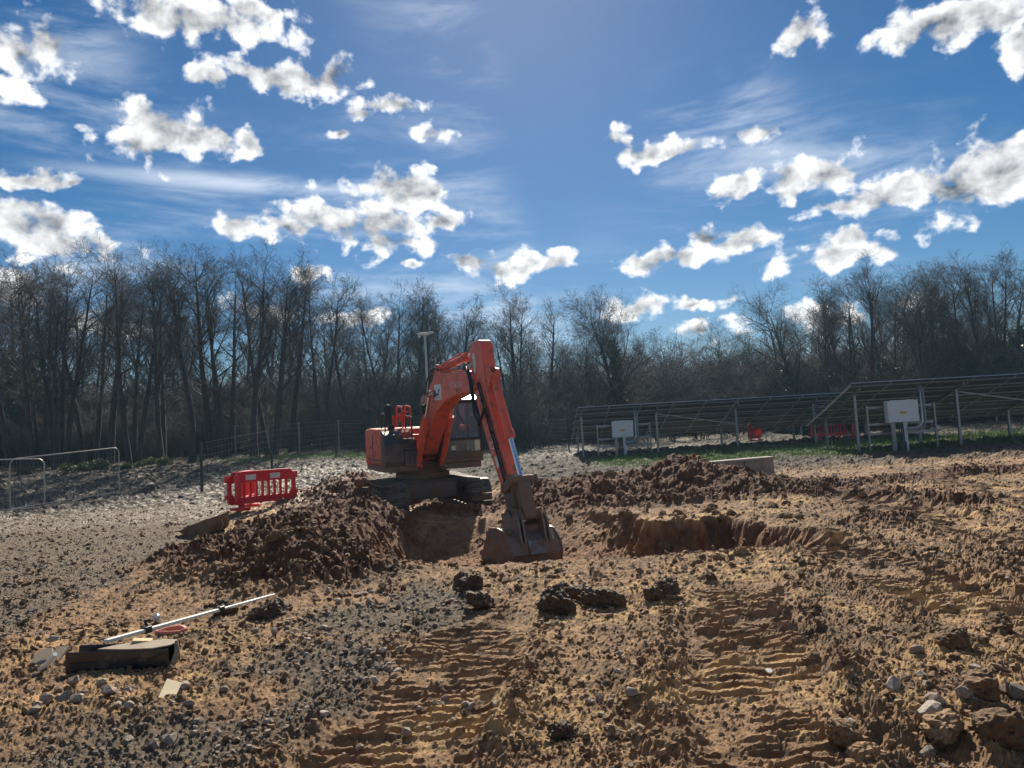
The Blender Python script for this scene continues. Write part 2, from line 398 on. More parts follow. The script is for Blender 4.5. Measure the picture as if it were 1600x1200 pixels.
def masks(x, y):
    n1 = fbm(x * .55, y * .55, 3, 11); n2 = fbm(x * 1.7, y * 1.7, 3, 21)
    heap = np.zeros_like(x)
    for h in HEAPS_L + HEAPS_R: heap = np.maximum(heap, bump2(x + .25 * n2, y + .25 * n1, *h[:5]) * min(1, h[5] * 2.2))
    heap = sst(.05, .30, heap + .06 * n2)
    ex = x + .22 * n2; ey = y + .25 * n1
    n3 = fbm(x * 2.1, y * 1.6, 3, 27, .6)
    rt = sst(1.5, 2.5, ex)
    back = (16.0 - .15 * np.clip(ex, -3, 2) + .3 * n1) * (1 - rt) + (13.6 + .16 * n2 + .30 * n3) * rt
    soft = 2.2 * (1 - rt) + (.34 + .3 * sst(-.2, .5, n3)) * rt
    pit = (1 - np.clip((ey - back) / soft + 1, 0, 1) ** 1.3) * sst(9.6, 12.2, ey) * sst(-2.6, -1.7, ex) * (1 - sst(3.3, 3.9, ex - .15 * (13.6 - ey)))
    heap = np.maximum(heap, np.clip(4.2 * pit * (1 - pit), 0, 1) * rt * .9)
    tr = np.zeros_like(x); rib = np.zeros_like(x); berm = np.zeros_like(x)
    for i, t in enumerate(TRACKS):
        d, ins = track_uv(x, y, t); w = t[3]
        d = d + .05 * n2
        m = (1 - sst(w * .8, w * 1.05, np.abs(d))) * ins
        patch = sst(-.75, -.1, fbm(x * 1.3 + 5 * i, y * .8, 2, 31 + i))
        tr = np.maximum(tr, m * (.6 + .4 * patch))
        ph = (y + .06 * d + .010 * perlin(x * 3, y * 3, 41) + .006 * n2) / .135
        ribs = sst(.42, .62, np.abs((ph % 1.0) * 2 - 1)) * np.clip(.75 + .9 * perlin(x * 3.3, np.floor(ph) * 1.7, 44), 0, 1.2)
        rib = np.maximum(rib, m * patch * ribs)
        berm = np.maximum(berm, np.exp(-((np.abs(d) - w * 1.25) / .16) ** 2) * ins)
    gx = x + .5 * n1
    gravel = np.maximum(sst(-4.6, -6.2, x + .35 * (y - 9) * .55 + .6 * n1) * sst(5, 8, y) * (1 - sst(26, 33, y)),
                        np.maximum(bump2(gx, y + .3 * n2, -1.35, 7.6, .75, 1.3, -.25), np.maximum(bump2(gx, y + .2 * n2, -1.5, 5.4, .45, 1.3), .8 * bump2(gx, y, -2.2, 4.2, 1.3, .8))))
    gravel = sst(.25, .7, gravel)
    clay = sst(.05, .5, n1 + .45 * n2 + .55 * bump2(x, y, 2.6, 6.8, 2.2, 1.8) + .45 * bump2(x, y, -2.9, 7.2, 1.2, .9) + .3 * bump2(x, y, .3, 6.2, .8, 1.5) - .15)
    return dict(n1=n1, n2=n2, heap=heap, pit=pit, tr=tr, rib=rib, berm=berm, gravel=gravel, clay=clay)
def land(x, y):
    z = 1.25 * sst(24, 70, y) + .25 * sst(8, 30, x) * sst(12, 30, y) + .65 * sst(-2, -12, x) * sst(23, 45, y)
    z = z - .25 * sst(-10, -20, x) * (1 - sst(30, 40, y))
    return z
def height(x, y, detail=True, mk=None):
    x = np.asarray(x, dtype=np.float64); y = np.asarray(y, dtype=np.float64)
    k = mk or masks(x, y)
    z = land(x, y)
    near = 1 - sst(26, 45, y)
    z = z + .05 * k['n1'] * (1 - k['tr']) + .02 * k['n2']
    # machine stands on a shelf left above the pit
    shelf = sst(-5.0, -4.2, x) * (1 - sst(.1, .7, x)) * sst(15.6, 16.5, y + .3 * k['n2']) * (1 - sst(22, 23.5, y))
    hl = 0
    for (cx, cy, rx, ry, a, h) in HEAPS_L: hl = np.maximum(hl, h * bump2(x + .2 * k['n2'], y + .25 * k['n1'], cx, cy, rx, ry, a)) + .25 * np.minimum(hl, h * bump2(x, y, cx, cy, rx, ry, a))
    for (cx, cy, rx, ry, a, h) in HEAPS_R: hl = np.maximum(hl, h * bump2(x + .2 * k['n2'], y + .25 * k['n1'], cx, cy, rx, ry, a)) + .25 * np.minimum(hl, h * bump2(x, y, cx, cy, rx, ry, a))
    foot = np.clip(np.maximum(np.abs((x + 2.35) * .946 + (y - 19.3) * .326) / 1.35, np.abs(-(x + 2.35) * .326 + (y - 19.3) * .946) / 1.95), 0, 2)
    under = 1 - sst(.85, 1.15, foot)
    hl = hl * (1 - under)
    z = z + hl
    z = z - .62 * k["pit"] * (1 - .8 * sst(.1, .5, hl))
    z = z - .05 * under - .04 * shelf
    ditch = bump2(x, y, -17.4, 31.6, 2.6, .45, .55); z = z - .35 * ditch
    # ruts and pushed-up berms beside them
    z = z - .04 * k['tr'] + .042 * k['rib'] + .035 * k['berm'] * (.5 + .8 * perlin(x * 2.1, y * 2.1, 61))
    fz = sst(22, 27, y) * (1 - sst(46, 54, y))
    z = z + fz * (.16 * np.abs(fbm(x * .9, y * .6, 4, 91, .62)) - .05 + .16 * clods(x, y, .55, .55, 95, angular=.45))
    if detail:
        rough = np.clip(.30 + .75 * k['heap'] + .35 * sst(-.1, .5, k['n1']) + .5 * sst(2.2, 4.2, x - .25 * (y - 4)) * (1 - sst(7, 10, y)) + .38 * k['berm'] - .38 * k['clay'] + .15 * k['pit'], .08, 1.15) * (1 - .9 * k['tr'])
        rough = rough * (1 - .35 * k['gravel']) * (1 - .9 * under)
        cl = .17 * clods(x, y, .30, .50, 101, angular=.45) * np.clip(rough * 1.5 - .5, 0, 1.2)
        cl = cl + .115 * clods(x, y, .16, .65, 111, angular=.4) * np.clip(rough * 1.25 - .12, 0, 1)
        cl = cl + .066 * clods(x, y, .085, .75, 121, angular=.35) * np.clip(rough * 1.1 + .15, 0, 1)
        cl = cl + .042 * clods(x, y, .045, .8, 131) * (.75 + .25 * k['gravel']) * (1 - .4 * k['tr'])
        cl = cl + .034 * clods(x, y, .028, .8, 141) * (1 - sst(10, 14, y)) * (1 - .35 * k['tr'])
        z = z + cl * .95
        z = z + .06 * rough * fbm(x * 2.6, y * 2.6, 5, 71, .6) + .016 * (.4 + rough) * fbm(x * 11, y * 11, 4, 81, .65)
    return z
def hz(x, y, detail=True):
    return float(height(np.array([float(x)]), np.array([float(y)]), detail)[0])

# ------------------------------------------------------------------ ground sheet
def ground_material():
    m = bpy.data.materials.new('churned_soil'); m.use_nodes = True
    nt = m.node_tree; N, L = nt.nodes, nt.links; b = N['Principled BSDF']
    geo = N.new('ShaderNodeNewGeometry')
    def attr(n): a = N.new('ShaderNodeAttribute'); a.attribute_name = n; return a.outputs['Fac']
    def noise(s, d=6, r=.6):
        n = N.new('ShaderNodeTexNoise'); n.inputs['Scale'].default_value = s; n.inputs['Detail'].default_value = d; n.inputs['Roughness'].default_value = r
        L.new(geo.outputs['Position'], n.inputs['Vector']); return n.outputs['Fac']
    def ramp(v, a, b_, lo=0., hi=1.):
        n = N.new('ShaderNodeMapRange'); n.interpolation_type = 'SMOOTHSTEP'; L.new(v, n.inputs[0])
        for i, q in enumerate((a, b_, lo, hi)): n.inputs[i + 1].default_value = q
        return n.outputs[0]
    def mix(f, a, c):
        n = N.new('ShaderNodeMixRGB')
        for i, q in enumerate((f, a, c)):
            if isinstance(q, tuple): n.inputs[i].default_value = (*q, 1)
            elif isinstance(q, float): n.inputs[i].default_value = q
            else: L.new(q, n.inputs[i])
        return n.outputs[0]
    def mul(a, c):
        n = N.new('ShaderNodeMath'); n.operation = 'MULTIPLY'; n.use_clamp = True
        for i, q in enumerate((a, c)):
            if isinstance(q, float): n.inputs[i].default_value = q
            else: L.new(q, n.inputs[i])
        return n.outputs[0]
    big = noise(.9, 5); mid = noise(5, 7, .65); fine = noise(46, 6, .72); grit = noise(150, 3, .6)
    soil = mix(ramp(mid, .35, .68), (.190, .108, .053), (.380, .228, .118))
    soil = mix(mul(ramp(big, .48, .66), .6), soil, (.215, .138, .080))
    clay = mix(ramp(fine, .3, .7), (.42, .255, .105), (.52, .345, .165))
    soil = mix(mul(attr('clay'), ramp(mid, .38, .60)), soil, clay)
    damp = noise(.55, 6, .68)
    soil = mix(mul(ramp(damp, .52, .62), .75), soil, mix(ramp(mid, .4, .6), (.085, .052, .029), (.160, .098, .052)))
    dark = mix(ramp(mid, .35, .65), (.082, .034, .016), (.170, .072, .031))
    soil = mix(attr('heap'), soil, dark)
    red = mix(ramp(mid, .3, .7), (.150, .064, .028), (.290, .136, .060))
    soil = mix(mul(attr('pit'), .85), soil, red)
    grav = mix(ramp(fine, .35, .65), (.070, .052, .036), (.165, .126, .090))
    soil = mix(mul(attr('gravel'), ramp(fine, .2, .55)), soil, grav)
    field = mix(ramp(mid, .4, .6), (.042, .032, .023), (.105, .081, .058))
    soil = mix(attr('far'), soil, field)
    litter = mix(ramp(mid, .4, .6), (.055, .048, .030), (.10, .080, .050))
    soil = mix(attr('wood'), soil, litter)
    turf = mix(ramp(mid, .4, .6), (.032, .060, .016), (.070, .108, .030))
    soil = mix(mul(attr('turf'), ramp(fine, .3, .5)), soil, turf)
    # pale chips of stone and dry crumbs
    soil = mix(mul(ramp(grit, .66, .72), .55), soil, (.50, .41, .30))
    soil = mix(mul(ramp(fine, .40, .28), .45), soil, (.085, .058, .040))
    L.new(soil, b.inputs['Base Color'])
    wet = mul(attr('wet'), ramp(mid, .45, .6))
    rr = N.new('ShaderNodeMapRange'); L.new(wet, rr.inputs[0]); rr.inputs[3].default_value = .9; rr.inputs[4].default_value = .55
    L.new(rr.outputs[0], b.inputs['Roughness'])
    b.inputs['Specular IOR Level'].default_value = .35
    bp = N.new('ShaderNodeBump'); bp.inputs['Strength'].default_value = .9; bp.inputs['Distance'].default_value = .018
    ad = N.new('ShaderNodeMath'); ad.operation = 'MULTIPLY_ADD'; L.new(grit, ad.inputs[0]); ad.inputs[1].default_value = .5; L.new(fine, ad.inputs[2])
    L.new(ad.outputs[0], bp.inputs['Height'])
    L.new(bp.outputs[0], b.inputs['Normal'])
    return m

SOIL = ground_material()
def build_ground():
    yn = 2.3 * np.exp(np.linspace(0, math.log(72 / 2.3), GRID_Y))
    ys = np.concatenate([[-60, -25, -10, -4, -1, .6, 1.6], yn, [78, 88, 105, 140, 220, 400, 900, 2500]])
    t = np.linspace(-1, 1, GRID_X)
    half = np.where(ys > 0, 1.0 + .75 * ys, 4 + .8 * np.abs(ys))
    X = t[None, :] * half[:, None]; Y = np.repeat(ys[:, None], GRID_X, 1)
    x, y = X.ravel(), Y.ravel()
    k = masks(x, y)
    z = height(x, y, True, k)
    far = sst(24, 29, y + 1.5 * k['n1'])
    z = np.where(y < 1.5, np.minimum(z, .1), z)
    V = np.stack([x, y, z], 1)
    ny = len(ys); i = np.arange((ny - 1) * GRID_X).reshape(ny - 1, GRID_X)[:, :-1].ravel()
    Fq = np.stack([i, i + 1, i + GRID_X + 1, i + GRID_X], 1)
    me = mesh_np('ground', V, Fq, SOIL, False)
    wood = sst(-.6, .8, (y - 44 - .10 * np.abs(x)) / 4 + k['n1'] * .5)
    turf = np.maximum(sst(.15, .5, bump2(x, y + k['n1'], 14, 36, 13, 4.2) * sst(2.5, 4.5, x) * sst(28.8 , 30.2, y + .5 * k['n2'] + .62 * np.clip(14 - x, 0, 10)) * sst(-.55, .0, k['n1'] + .3)),
                      sst(.3, .6, bump2(x, y + k['n1'], -9, 45, 9, 3.0)))
    wet = np.maximum(sst(-2, -6, x) * sst(17, 20, y) * (1 - sst(36, 44, y)), .8 * sst(38, 46, y) * sst(-2, 1, x) * (1 - sst(8, 14, x)))
    for n, a in (('heap', k['heap'] * (1 - far)), ('pit', k['pit']), ('clay', k['clay'] * (1 - far)), ('gravel', k['gravel']), ('far', far), ('wood', wood), ('turf', turf), ('wet', wet)):
        at_ = me.attributes.new(n, 'FLOAT', 'POINT'); at_.data.foreach_set('value', np.ascontiguousarray(a, dtype=np.float32))
    o = link_mesh('ground', me); tag(o, 'churned brown building-site ground with track marks and spoil', 'ground', kind='structure')
    return o
GRID_X, GRID_Y = 820, 860
build_ground()
# ------------------------------------------------------------------ woodland
BARK = mat('bark', (.045, .040, .035), .9, var=.35, vscale=4, bump=.6, bscale=18)
TWIG = mat('twig', (.040, .036, .034), .85, var=.25, vscale=.6)
BRUSH = mat('brushwood', (.044, .040, .037), .9, var=.35, vscale=.4)
def leaf_mat(name, a, b_):
    m = bpy.data.materials.new(name); m.use_nodes = True
    nt = m.node_tree; N, L = nt.nodes, nt.links; p = N['Principled BSDF']
    g = N.new('ShaderNodeNewGeometry'); r = N.new('ShaderNodeMixRGB'); L.new(g.outputs['Random Per Island'], r.inputs[0])
    r.inputs[1].default_value = (*a, 1); r.inputs[2].default_value = (*b_, 1)
    L.new(r.outputs[0], p.inputs['Base Color']); p.inputs['Roughness'].default_value = .5
    t = N.new('ShaderNodeBsdfTranslucent'); L.new(r.outputs[0], t.inputs[0])
    mx = N.new('ShaderNodeMixShader'); mx.inputs[0].default_value = .3; L.new(p.outputs[0], mx.inputs[1]); L.new(t.outputs[0], mx.inputs[2])
    L.new(mx.outputs[0], N['Material Output'].inputs[0])
    return m
IVY = leaf_mat('ivy_leaf', (.020, .042, .014), (.045, .080, .026))
BRAMBLE = leaf_mat('bramble_leaf', (.035, .06, .018), (.09, .13, .04))
PALE = leaf_mat('catkin_leaf', (.16, .15, .06), (.28, .24, .12))

class Wood:
    def __init__(s): s.v = []; s.f = []
    def tube(s, pts, rs, n):
        b = len(s.v); k = len(pts); px = None
        for i in range(k):
            d = (pts[min(i + 1, k - 1)] - pts[max(i - 1, 0)]).normalized()
            if px is None: px = d.orthogonal().normalized()
            px = (px - d * px.dot(d)).normalized(); py = d.cross(px)
            if i == k - 1: s.v.append(pts[i][:]); break
            for j in range(n):
                t = 6.2832 * j / n; s.v.append((pts[i] + px * (math.cos(t) * rs[i]) + py * (math.sin(t) * rs[i]))[:])
        for i in range(k - 2):
            for j in range(n):
                a, c = b + i * n + j, b + i * n + (j + 1) % n
                s.f.append((a, c, c + n)); s.f.append((a, c + n, a + n))
        tip = b + (k - 1) * n; o = b + (k - 2) * n
        for j in range(n): s.f.append((o + j, o + (j + 1) % n, tip))
    def mesh(s, name, m): return mesh_np(name, np.array(s.v), np.array(s.f), m, True)

def rdir(R, d, ang):
    """turn d by ang about a random sideways axis"""
    ax = d.orthogonal().normalized(); ax = Matrix.Rotation(R.uniform(0, 6.2832), 3, d) @ ax
    return (Matrix.Rotation(ang, 3, ax) @ d).normalized()
def grow(R, p, d, Ln, r, lvl, trunk, crown, cfg):
    seg = (9, 6, 4, 3, 2)[lvl]
    pts = [p.copy()]; rs = [r]; q = p.copy(); dd = d.copy()
    wob = (cfg.get('wob', .05), .12, .17, .22, .2)[lvl]
    end = (.16, .22, .3, .4, .3)[lvl]
    for i in range(seg):
        dd = (dd + Vector((R.gauss(0, wob), R.gauss(0, wob), R.gauss(0, wob * .6))) + Vector((0, 0, cfg['up'][lvl]))).normalized()
        q = q + dd * (Ln / seg); pts.append(q.copy()); rs.append(max(.0055, r * (1 - (1 - end) * (i + 1) / seg)))
    (trunk if lvl < 1 or (lvl == 1 and r > .07) else crown).tube(pts, rs, (7, 5, 4, 3, 3)[lvl])
    if lvl == 4: return
    n = cfg['n'][lvl]
    n = max(2, int(n * R.uniform(.8, 1.2)))
    t0 = cfg['t0'][lvl]
    for i in range(n):
        t = t0 + (1 - t0) * ((i + R.random()) / n) ** cfg.get('tp', .9)
        k = min(int(t * seg), seg - 1); fr = t * seg - k
        bp = pts[k].lerp(pts[k + 1], fr); bd = (pts[k + 1] - pts[k]).normalized()
        ang = rad(R.uniform(*cfg['ang'][lvl]))
        shape = (1 - t) * (1 - cfg['tip'][lvl]) + cfg['tip'][lvl]
        if lvl == 0: shape *= min(1, .45 + (t - t0) * 3.2)
        L2 = cfg['len'][lvl] * shape * R.uniform(.65, 1.25)
        r2 = min((rs[k] * (1 - fr) + rs[k + 1] * fr) * .62, cfg['rad'][lvl] * (.5 + .5 * shape)) * R.uniform(.8, 1.1)
        grow(R, bp, rdir(R, bd, ang), L2, max(r2, .006), lvl + 1, trunk, crown, cfg)

ALDER = dict(up=(.015, .10, .06, .03, 0), n=(24, 8, 6, 3), t0=(.26, .12, .1, .1), ang=((32, 62), (28, 58), (28, 65), (25, 65)), len=(5.0, 2.0, 1.0, .5), tip=(.26, .3, .4, .5), rad=(.06, .024, .011, .007), wob=.028)
SPREAD = dict(up=(.015, .06, .05, .03, 0), n=(17, 11, 7, 3), t0=(.20, .12, .1, .1), ang=((30, 65), (28, 60), (28, 62), (25, 65)), len=(7.4, 3.0, 1.25, .55), tip=(.42, .35, .4, .5), rad=(.14, .045, .016, .007), wob=.07)
TALL = dict(up=(.015, .09, .07, .03, 0), n=(20, 9, 7, 3), t0=(.34, .12, .1, .1), ang=((24, 55), (25, 55), (25, 62), (25, 65)), len=(6.0, 2.3, 1.1, .5), tip=(.3, .3, .4, .5), rad=(.09, .03, .013, .007), wob=.035)
def leaves(R, n, place, size):
    V = np.zeros((n * 4, 3)); 
    for i in range(n):
        c = place(); a = Vector((R.gauss(0, 1), R.gauss(0, 1), R.gauss(0, 1))).normalized(); b_ = a.orthogonal().normalized()
        b_ = Matrix.Rotation(R.uniform(0, 6.28), 3, a) @ b_
        s = size * R.uniform(.6, 1.3); c2 = a.cross(b_)
        V[i * 4] = c - b_ * s * .5; V[i * 4 + 1] = c + c2 * s * .32; V[i * 4 + 2] = c + b_ * s * .6; V[i * 4 + 3] = c - c2 * s * .32
    Fq = np.arange(n * 4).reshape(n, 4)
    return V, Fq
def make_tree(seed, cfg, H, stems, ivy=0.0, lean=0.0):
    """one tree kind of height H: trunk, crown and ivy meshes"""
    R = random.Random(seed); tr, cr = Wood(), Wood(); axes = []
    for s in range(stems):
        a = 6.2832 * s / max(stems, 1) + R.uniform(-.5, .5)
        sp = .02 + .10 * (stems > 1) + lean
        d = Vector((math.cos(a) * sp, math.sin(a) * sp, 1)).normalized() if not lean else Vector((-lean, 0, 1)).normalized()
        h = H * (1 if s == 0 else R.uniform(.72, .97)) * .86
        off = Vector((math.cos(a), math.sin(a), 0)) * (.22 if stems > 1 else 0)
        c2 = dict(cfg); 
        if stems > 1: c2['n'] = (max(8, int(cfg['n'][0] * (.5 + .5 / stems))),) + cfg['n'][1:]
        grow(R, off + Vector((0, 0, -.3)), d, h, H * (.0175 if stems == 1 else .0130), 0, tr, cr, c2)
        axes.append((off, d, h))
    V = np.array(cr.v); top = V[:, 2].max()
    t_me = tr.mesh('trunk', BARK); c_me = cr.mesh('crown', TWIG); i_me = None
    if ivy:
        def place():
            o, d, h = R.choice(axes); t = R.random() ** 1.3 * ivy
            rr = (.25 + .5 * R.random()) * (1.15 - t) * R.choice((1, 1, 1.5)); a = R.uniform(0, 6.28)
            return o + d * (t * h) + Vector((math.cos(a) * rr, math.sin(a) * rr, R.uniform(-.2, .2)))
        Vi, Fi = leaves(R, 2600, place, .24)
        i_me = mesh_np('ivy', Vi, Fi, IVY, False)
    return dict(trunk=t_me, crown=c_me, ivy=i_me, H=top)
KINDS = dict(
    alder_a=make_tree(1, ALDER, 14, 1), alder_b=make_tree(2, ALDER, 14, 3), alder_c=make_tree(13, ALDER, 14, 2), alder_d=make_tree(4, ALDER, 14, 4),
    tall_a=make_tree(5, TALL, 15, 1), tall_b=make_tree(6, TALL, 15, 2, ivy=.45), oak=make_tree(7, dict(SPREAD, n=(26, 13, 8, 3), len=(7.0, 2.8, 1.2, .55)), 14, 2, ivy=.75), spread=make_tree(8, SPREAD, 13, 1), lean=make_tree(9, SPREAD, 14, 1, ivy=.5, lean=.32))
def plant(kind, px, Y, top, rot, label, group, lean=0):
    k = KINDS[kind]
    p = at(px, 700, Y); g = hz(p.x, Y, False)
    t = at(px, top, Y)
    s = (t.z - g) / k['H']
    o = empty('tree', (p.x, Y, g - .05), (0, lean, rot)); o.scale = (s * 1.0, s * 1.0, s)
    for n in ('trunk', 'crown', 'ivy'):
        if k[n] is not None: link_mesh(n, k[n], o)
    return tag(o, label, 'tree', group)
FRONT = [  # kind, trunk pixel x, distance, top pixel y, turn, label
 ('alder_d', 92, 47, 372, .3, 'wide many-stemmed bare tree standing behind the overlapping mesh fence panels'),
 ('alder_c', 20, 52, 395, 1.3, 'bare tree at the far left end of the wood'),
 ('alder_a', 172, 49, 378, 2.2, 'slim bare tree rising just left of the bent fence corner'),
 ('alder_b', 207, 47, 372, 4.0, 'three-stemmed bare tree directly behind the rounded fence corner'),
 ('alder_c', 255, 48, 374, 5.1, 'forked bare tree between the fence corner and first green post'),
 ('tall_a', 300, 46, 368, .6, 'tall bare tree rising behind the first green fence post'),
 ('alder_b', 352, 49, 372, 1.9, 'bushy-topped bare tree behind the red plastic barrier'),
 ('tall_a', 398, 48, 366, 3.4, 'straight bare tree with the highest top left of the excavator'),
 ('alder_a', 455, 52, 402, .9, 'slender bare tree behind the second green fence post'),
 ('alder_c', 503, 53, 398, 2.6, 'last tall bare tree before the drop in the tree line'),
 ('alder_a', 548, 60, 455, 4.4, 'small bare tree in the gap left of the excavator'),
 ('alder_c', 612, 62, 430, .4, 'round-topped bare tree left of the slender pole'),
 ('alder_a', 646, 64, 428, 1.1, 'dense bare tree just behind the slender pole'),
 ('alder_b', 716, 66, 448, 2.9, 'bare tree straight above the excavator boom'),
 ('alder_a', 768, 66, 478, 3.7, 'narrow bare tree just right of the raised boom'),
 ('alder_d', 812, 63, 440, 5.0, 'broad bare tree midway between excavator and solar panels'),
 ('alder_a', 858, 66, 462, .2, 'bare tree on the right shoulder of the broad middle tree'),
 ('oak', 968, 58, 432, 1.6, 'large spreading ivy-covered tree above the left end of the solar panels'),
 ('spread', 1058, 70, 500, 2.4, 'low rounded bare tree right of the ivy-covered tree'),
 ('spread', 1142, 68, 485, 3.3, 'bare spreading tree between the ivy-covered and leaning trees'),
 ('tall_b', 1188, 66, 508, 4.2, 'short ivy-clad tree left of the leaning tree'),
 ('lean', 1268, 57, 432, 0, 'ivy-clad tree leaning left behind the solar panels'),
 ('tall_b', 1297, 58, 428, 1.0, 'forked tree with ivy beside the leaning tree'),
 ('tall_a', 1368, 56, 392, 2.0, 'tallest bare tree behind the nearer solar table'),
 ('tall_b', 1402, 58, 402, 3.0, 'bare tree with ivy close right of the tallest one'),
 ('spread', 1450, 57, 408, 4.1, 'round-crowned bare tree behind the inverter cabinet'),
 ('tall_b', 1495, 58, 402, 5.3, 'ivy-trunked tree in the thick right part of the wood'),
 ('tall_a', 1542, 57, 384, .8, 'tall bare tree near the right end of the wood'),
 ('tall_b', 1590, 58, 378, 1.8, 'rightmost tall tree, its trunk dark with ivy'),
 ('spread', 1232, 61, 446, 2.2, 'bare tree whose crown crosses the top of the leaning tree'),
 ('alder_d', 1336, 60, 420, 3.9, 'many-stemmed bare tree left of the tallest right-hand tree'),
 ('spread', 1425, 61, 404, .5, 'bare tree filling the gap above the inverter cabinet'),
 ('alder_d', 1472, 60, 398, 1.4, 'many-stemmed bare tree in the thick right part of the wood'),
 ('spread', 1518, 61, 392, 2.8, 'wide bare crown between two tall trees at the right'),
 ('alder_b', 1566, 60, 382, 4.6, 'three-stemmed bare tree next to the rightmost tall tree'),
 ('alder_b', 60, 50, 380, 2.0, 'three-stemmed bare tree above the overlap of the fence panels'),
 ('alder_c', 140, 50, 384, .9, 'forked bare tree above the middle of the mesh fence panel'),
 ('alder_a', 328, 50, 380, 5.5, 'slim bare tree just right of the first green post'),
 ('alder_b', 425, 50, 376, 3.1, 'three-stemmed bare tree above the second green fence post'),
 ('alder_c', 586, 63, 452, 2.7, 'forked bare tree at the right end of the low gap'),
 ('alder_c', 680, 65, 440, 4.9, 'forked bare tree right of the slender pole'),
 ('spread', 925, 62, 470, 1.2, 'low bare tree touching the left side of the ivy-covered crown')]
for k, px, Y, top, rot, lab in FRONT: plant(k, px, Y, top, rot, lab, 'trees along the edge of the wood')
R0 = random.Random(77)
MARKS = sorted((f[1], f[5]) for f in FRONT)
seen_deep = {}
def DEEP(px):
    near = {92: 'the many-stemmed tree', 300: 'the first green fence post', 398: 'the red barrier', 548: 'the low gap in the tree line', 646: 'the slender mast', 716: 'the excavator boom', 812: 'the broad middle tree', 968: 'the ivy-covered tree', 1142: 'the low spreading trees', 1268: 'the leaning tree', 1402: 'the tallest right-hand tree', 1542: 'the thick right end of the wood'}
    k = min(near, key=lambda q: abs(q - px)); i = seen_deep[k] = seen_deep.get(k, 0) + 1
    return ('bare tree deeper in the wood, %s behind %s' % (['leftmost', 'second', 'third', 'fourth', 'fifth', 'sixth', 'seventh'][min(i, 7) - 1], near[k]))
kinds = ['alder_a', 'alder_b', 'alder_c', 'alder_d', 'tall_a', 'tall_b', 'spread']
for i in range(44):
    px = -60 + i * 39.5 + R0.uniform(-14, 14)
    base = np.interp(px, [-120, 0, 250, 500, 560, 700, 900, 1000, 1100, 1200, 1300, 1450, 1800], [420, 420, 425, 440, 490, 488, 505, 500, 525, 510, 465, 440, 430])
    plant(R0.choice(kinds), px, R0.uniform(66, 84), base + R0.uniform(-12, 28), R0.uniform(0, 6.28), DEEP(px), 'trees deeper in the wood')

# brushwood that fills the wood between the trunks: nobody could count it
def brush_mesh(seed, H, stems, m):
    R = random.Random(seed); w = Wood()
    cfg = dict(up=(.0, .02, .03, .02, 0), n=(9, 6, 5, 0), t0=(.15, .1, .1, .1), ang=((20, 55), (25, 60), (25, 60), (25, 65)), len=(1.6, .8, .5, .3), tip=(.5, .4, .4, .5), rad=(.02, .012, .009, .007), wob=.16)
    for s in range(stems):
        a = R.uniform(0, 6.28); sp = R.uniform(.05, .55)
        Ls = H * R.uniform(.5, 1)
        p = Vector((math.cos(a), math.sin(a), 0)) * R.uniform(0, .9)
        pts = [p]; d = Vector((math.cos(a) * sp, math.sin(a) * sp, 1)).normalized()
        for i in range(5):
            d = (d + Vector((R.gauss(0, .13), R.gauss(0, .13), 0))).normalized(); pts.append(pts[-1] + d * Ls / 5)
        w.tube(pts, [.035, .03, .024, .018, .012, .008], 3)
        for i in range(9):
            t = R.uniform(.12, 1); k = min(int(t * 5), 4); bp = pts[k].lerp(pts[k + 1], t * 5 - k); bd = rdir(R, (pts[k + 1] - pts[k]).normalized(), rad(R.uniform(25, 65)))
            L2 = R.uniform(.6, 1.7); e = bp + bd * L2 * .5; e2 = e + (bd + Vector((0, 0, .15))).normalized() * L2 * .5
            w.tube([bp, e, e2], [.014, .010, .007], 3)
            for j in range(6):
                q = bp.lerp(e2, R.uniform(.2, 1)); w.tube([q, q + rdir(R, bd, rad(R.uniform(25, 70))) * R.uniform(.3, .8)], [.009, .006], 3)
    return w.mesh('brushwood', m)
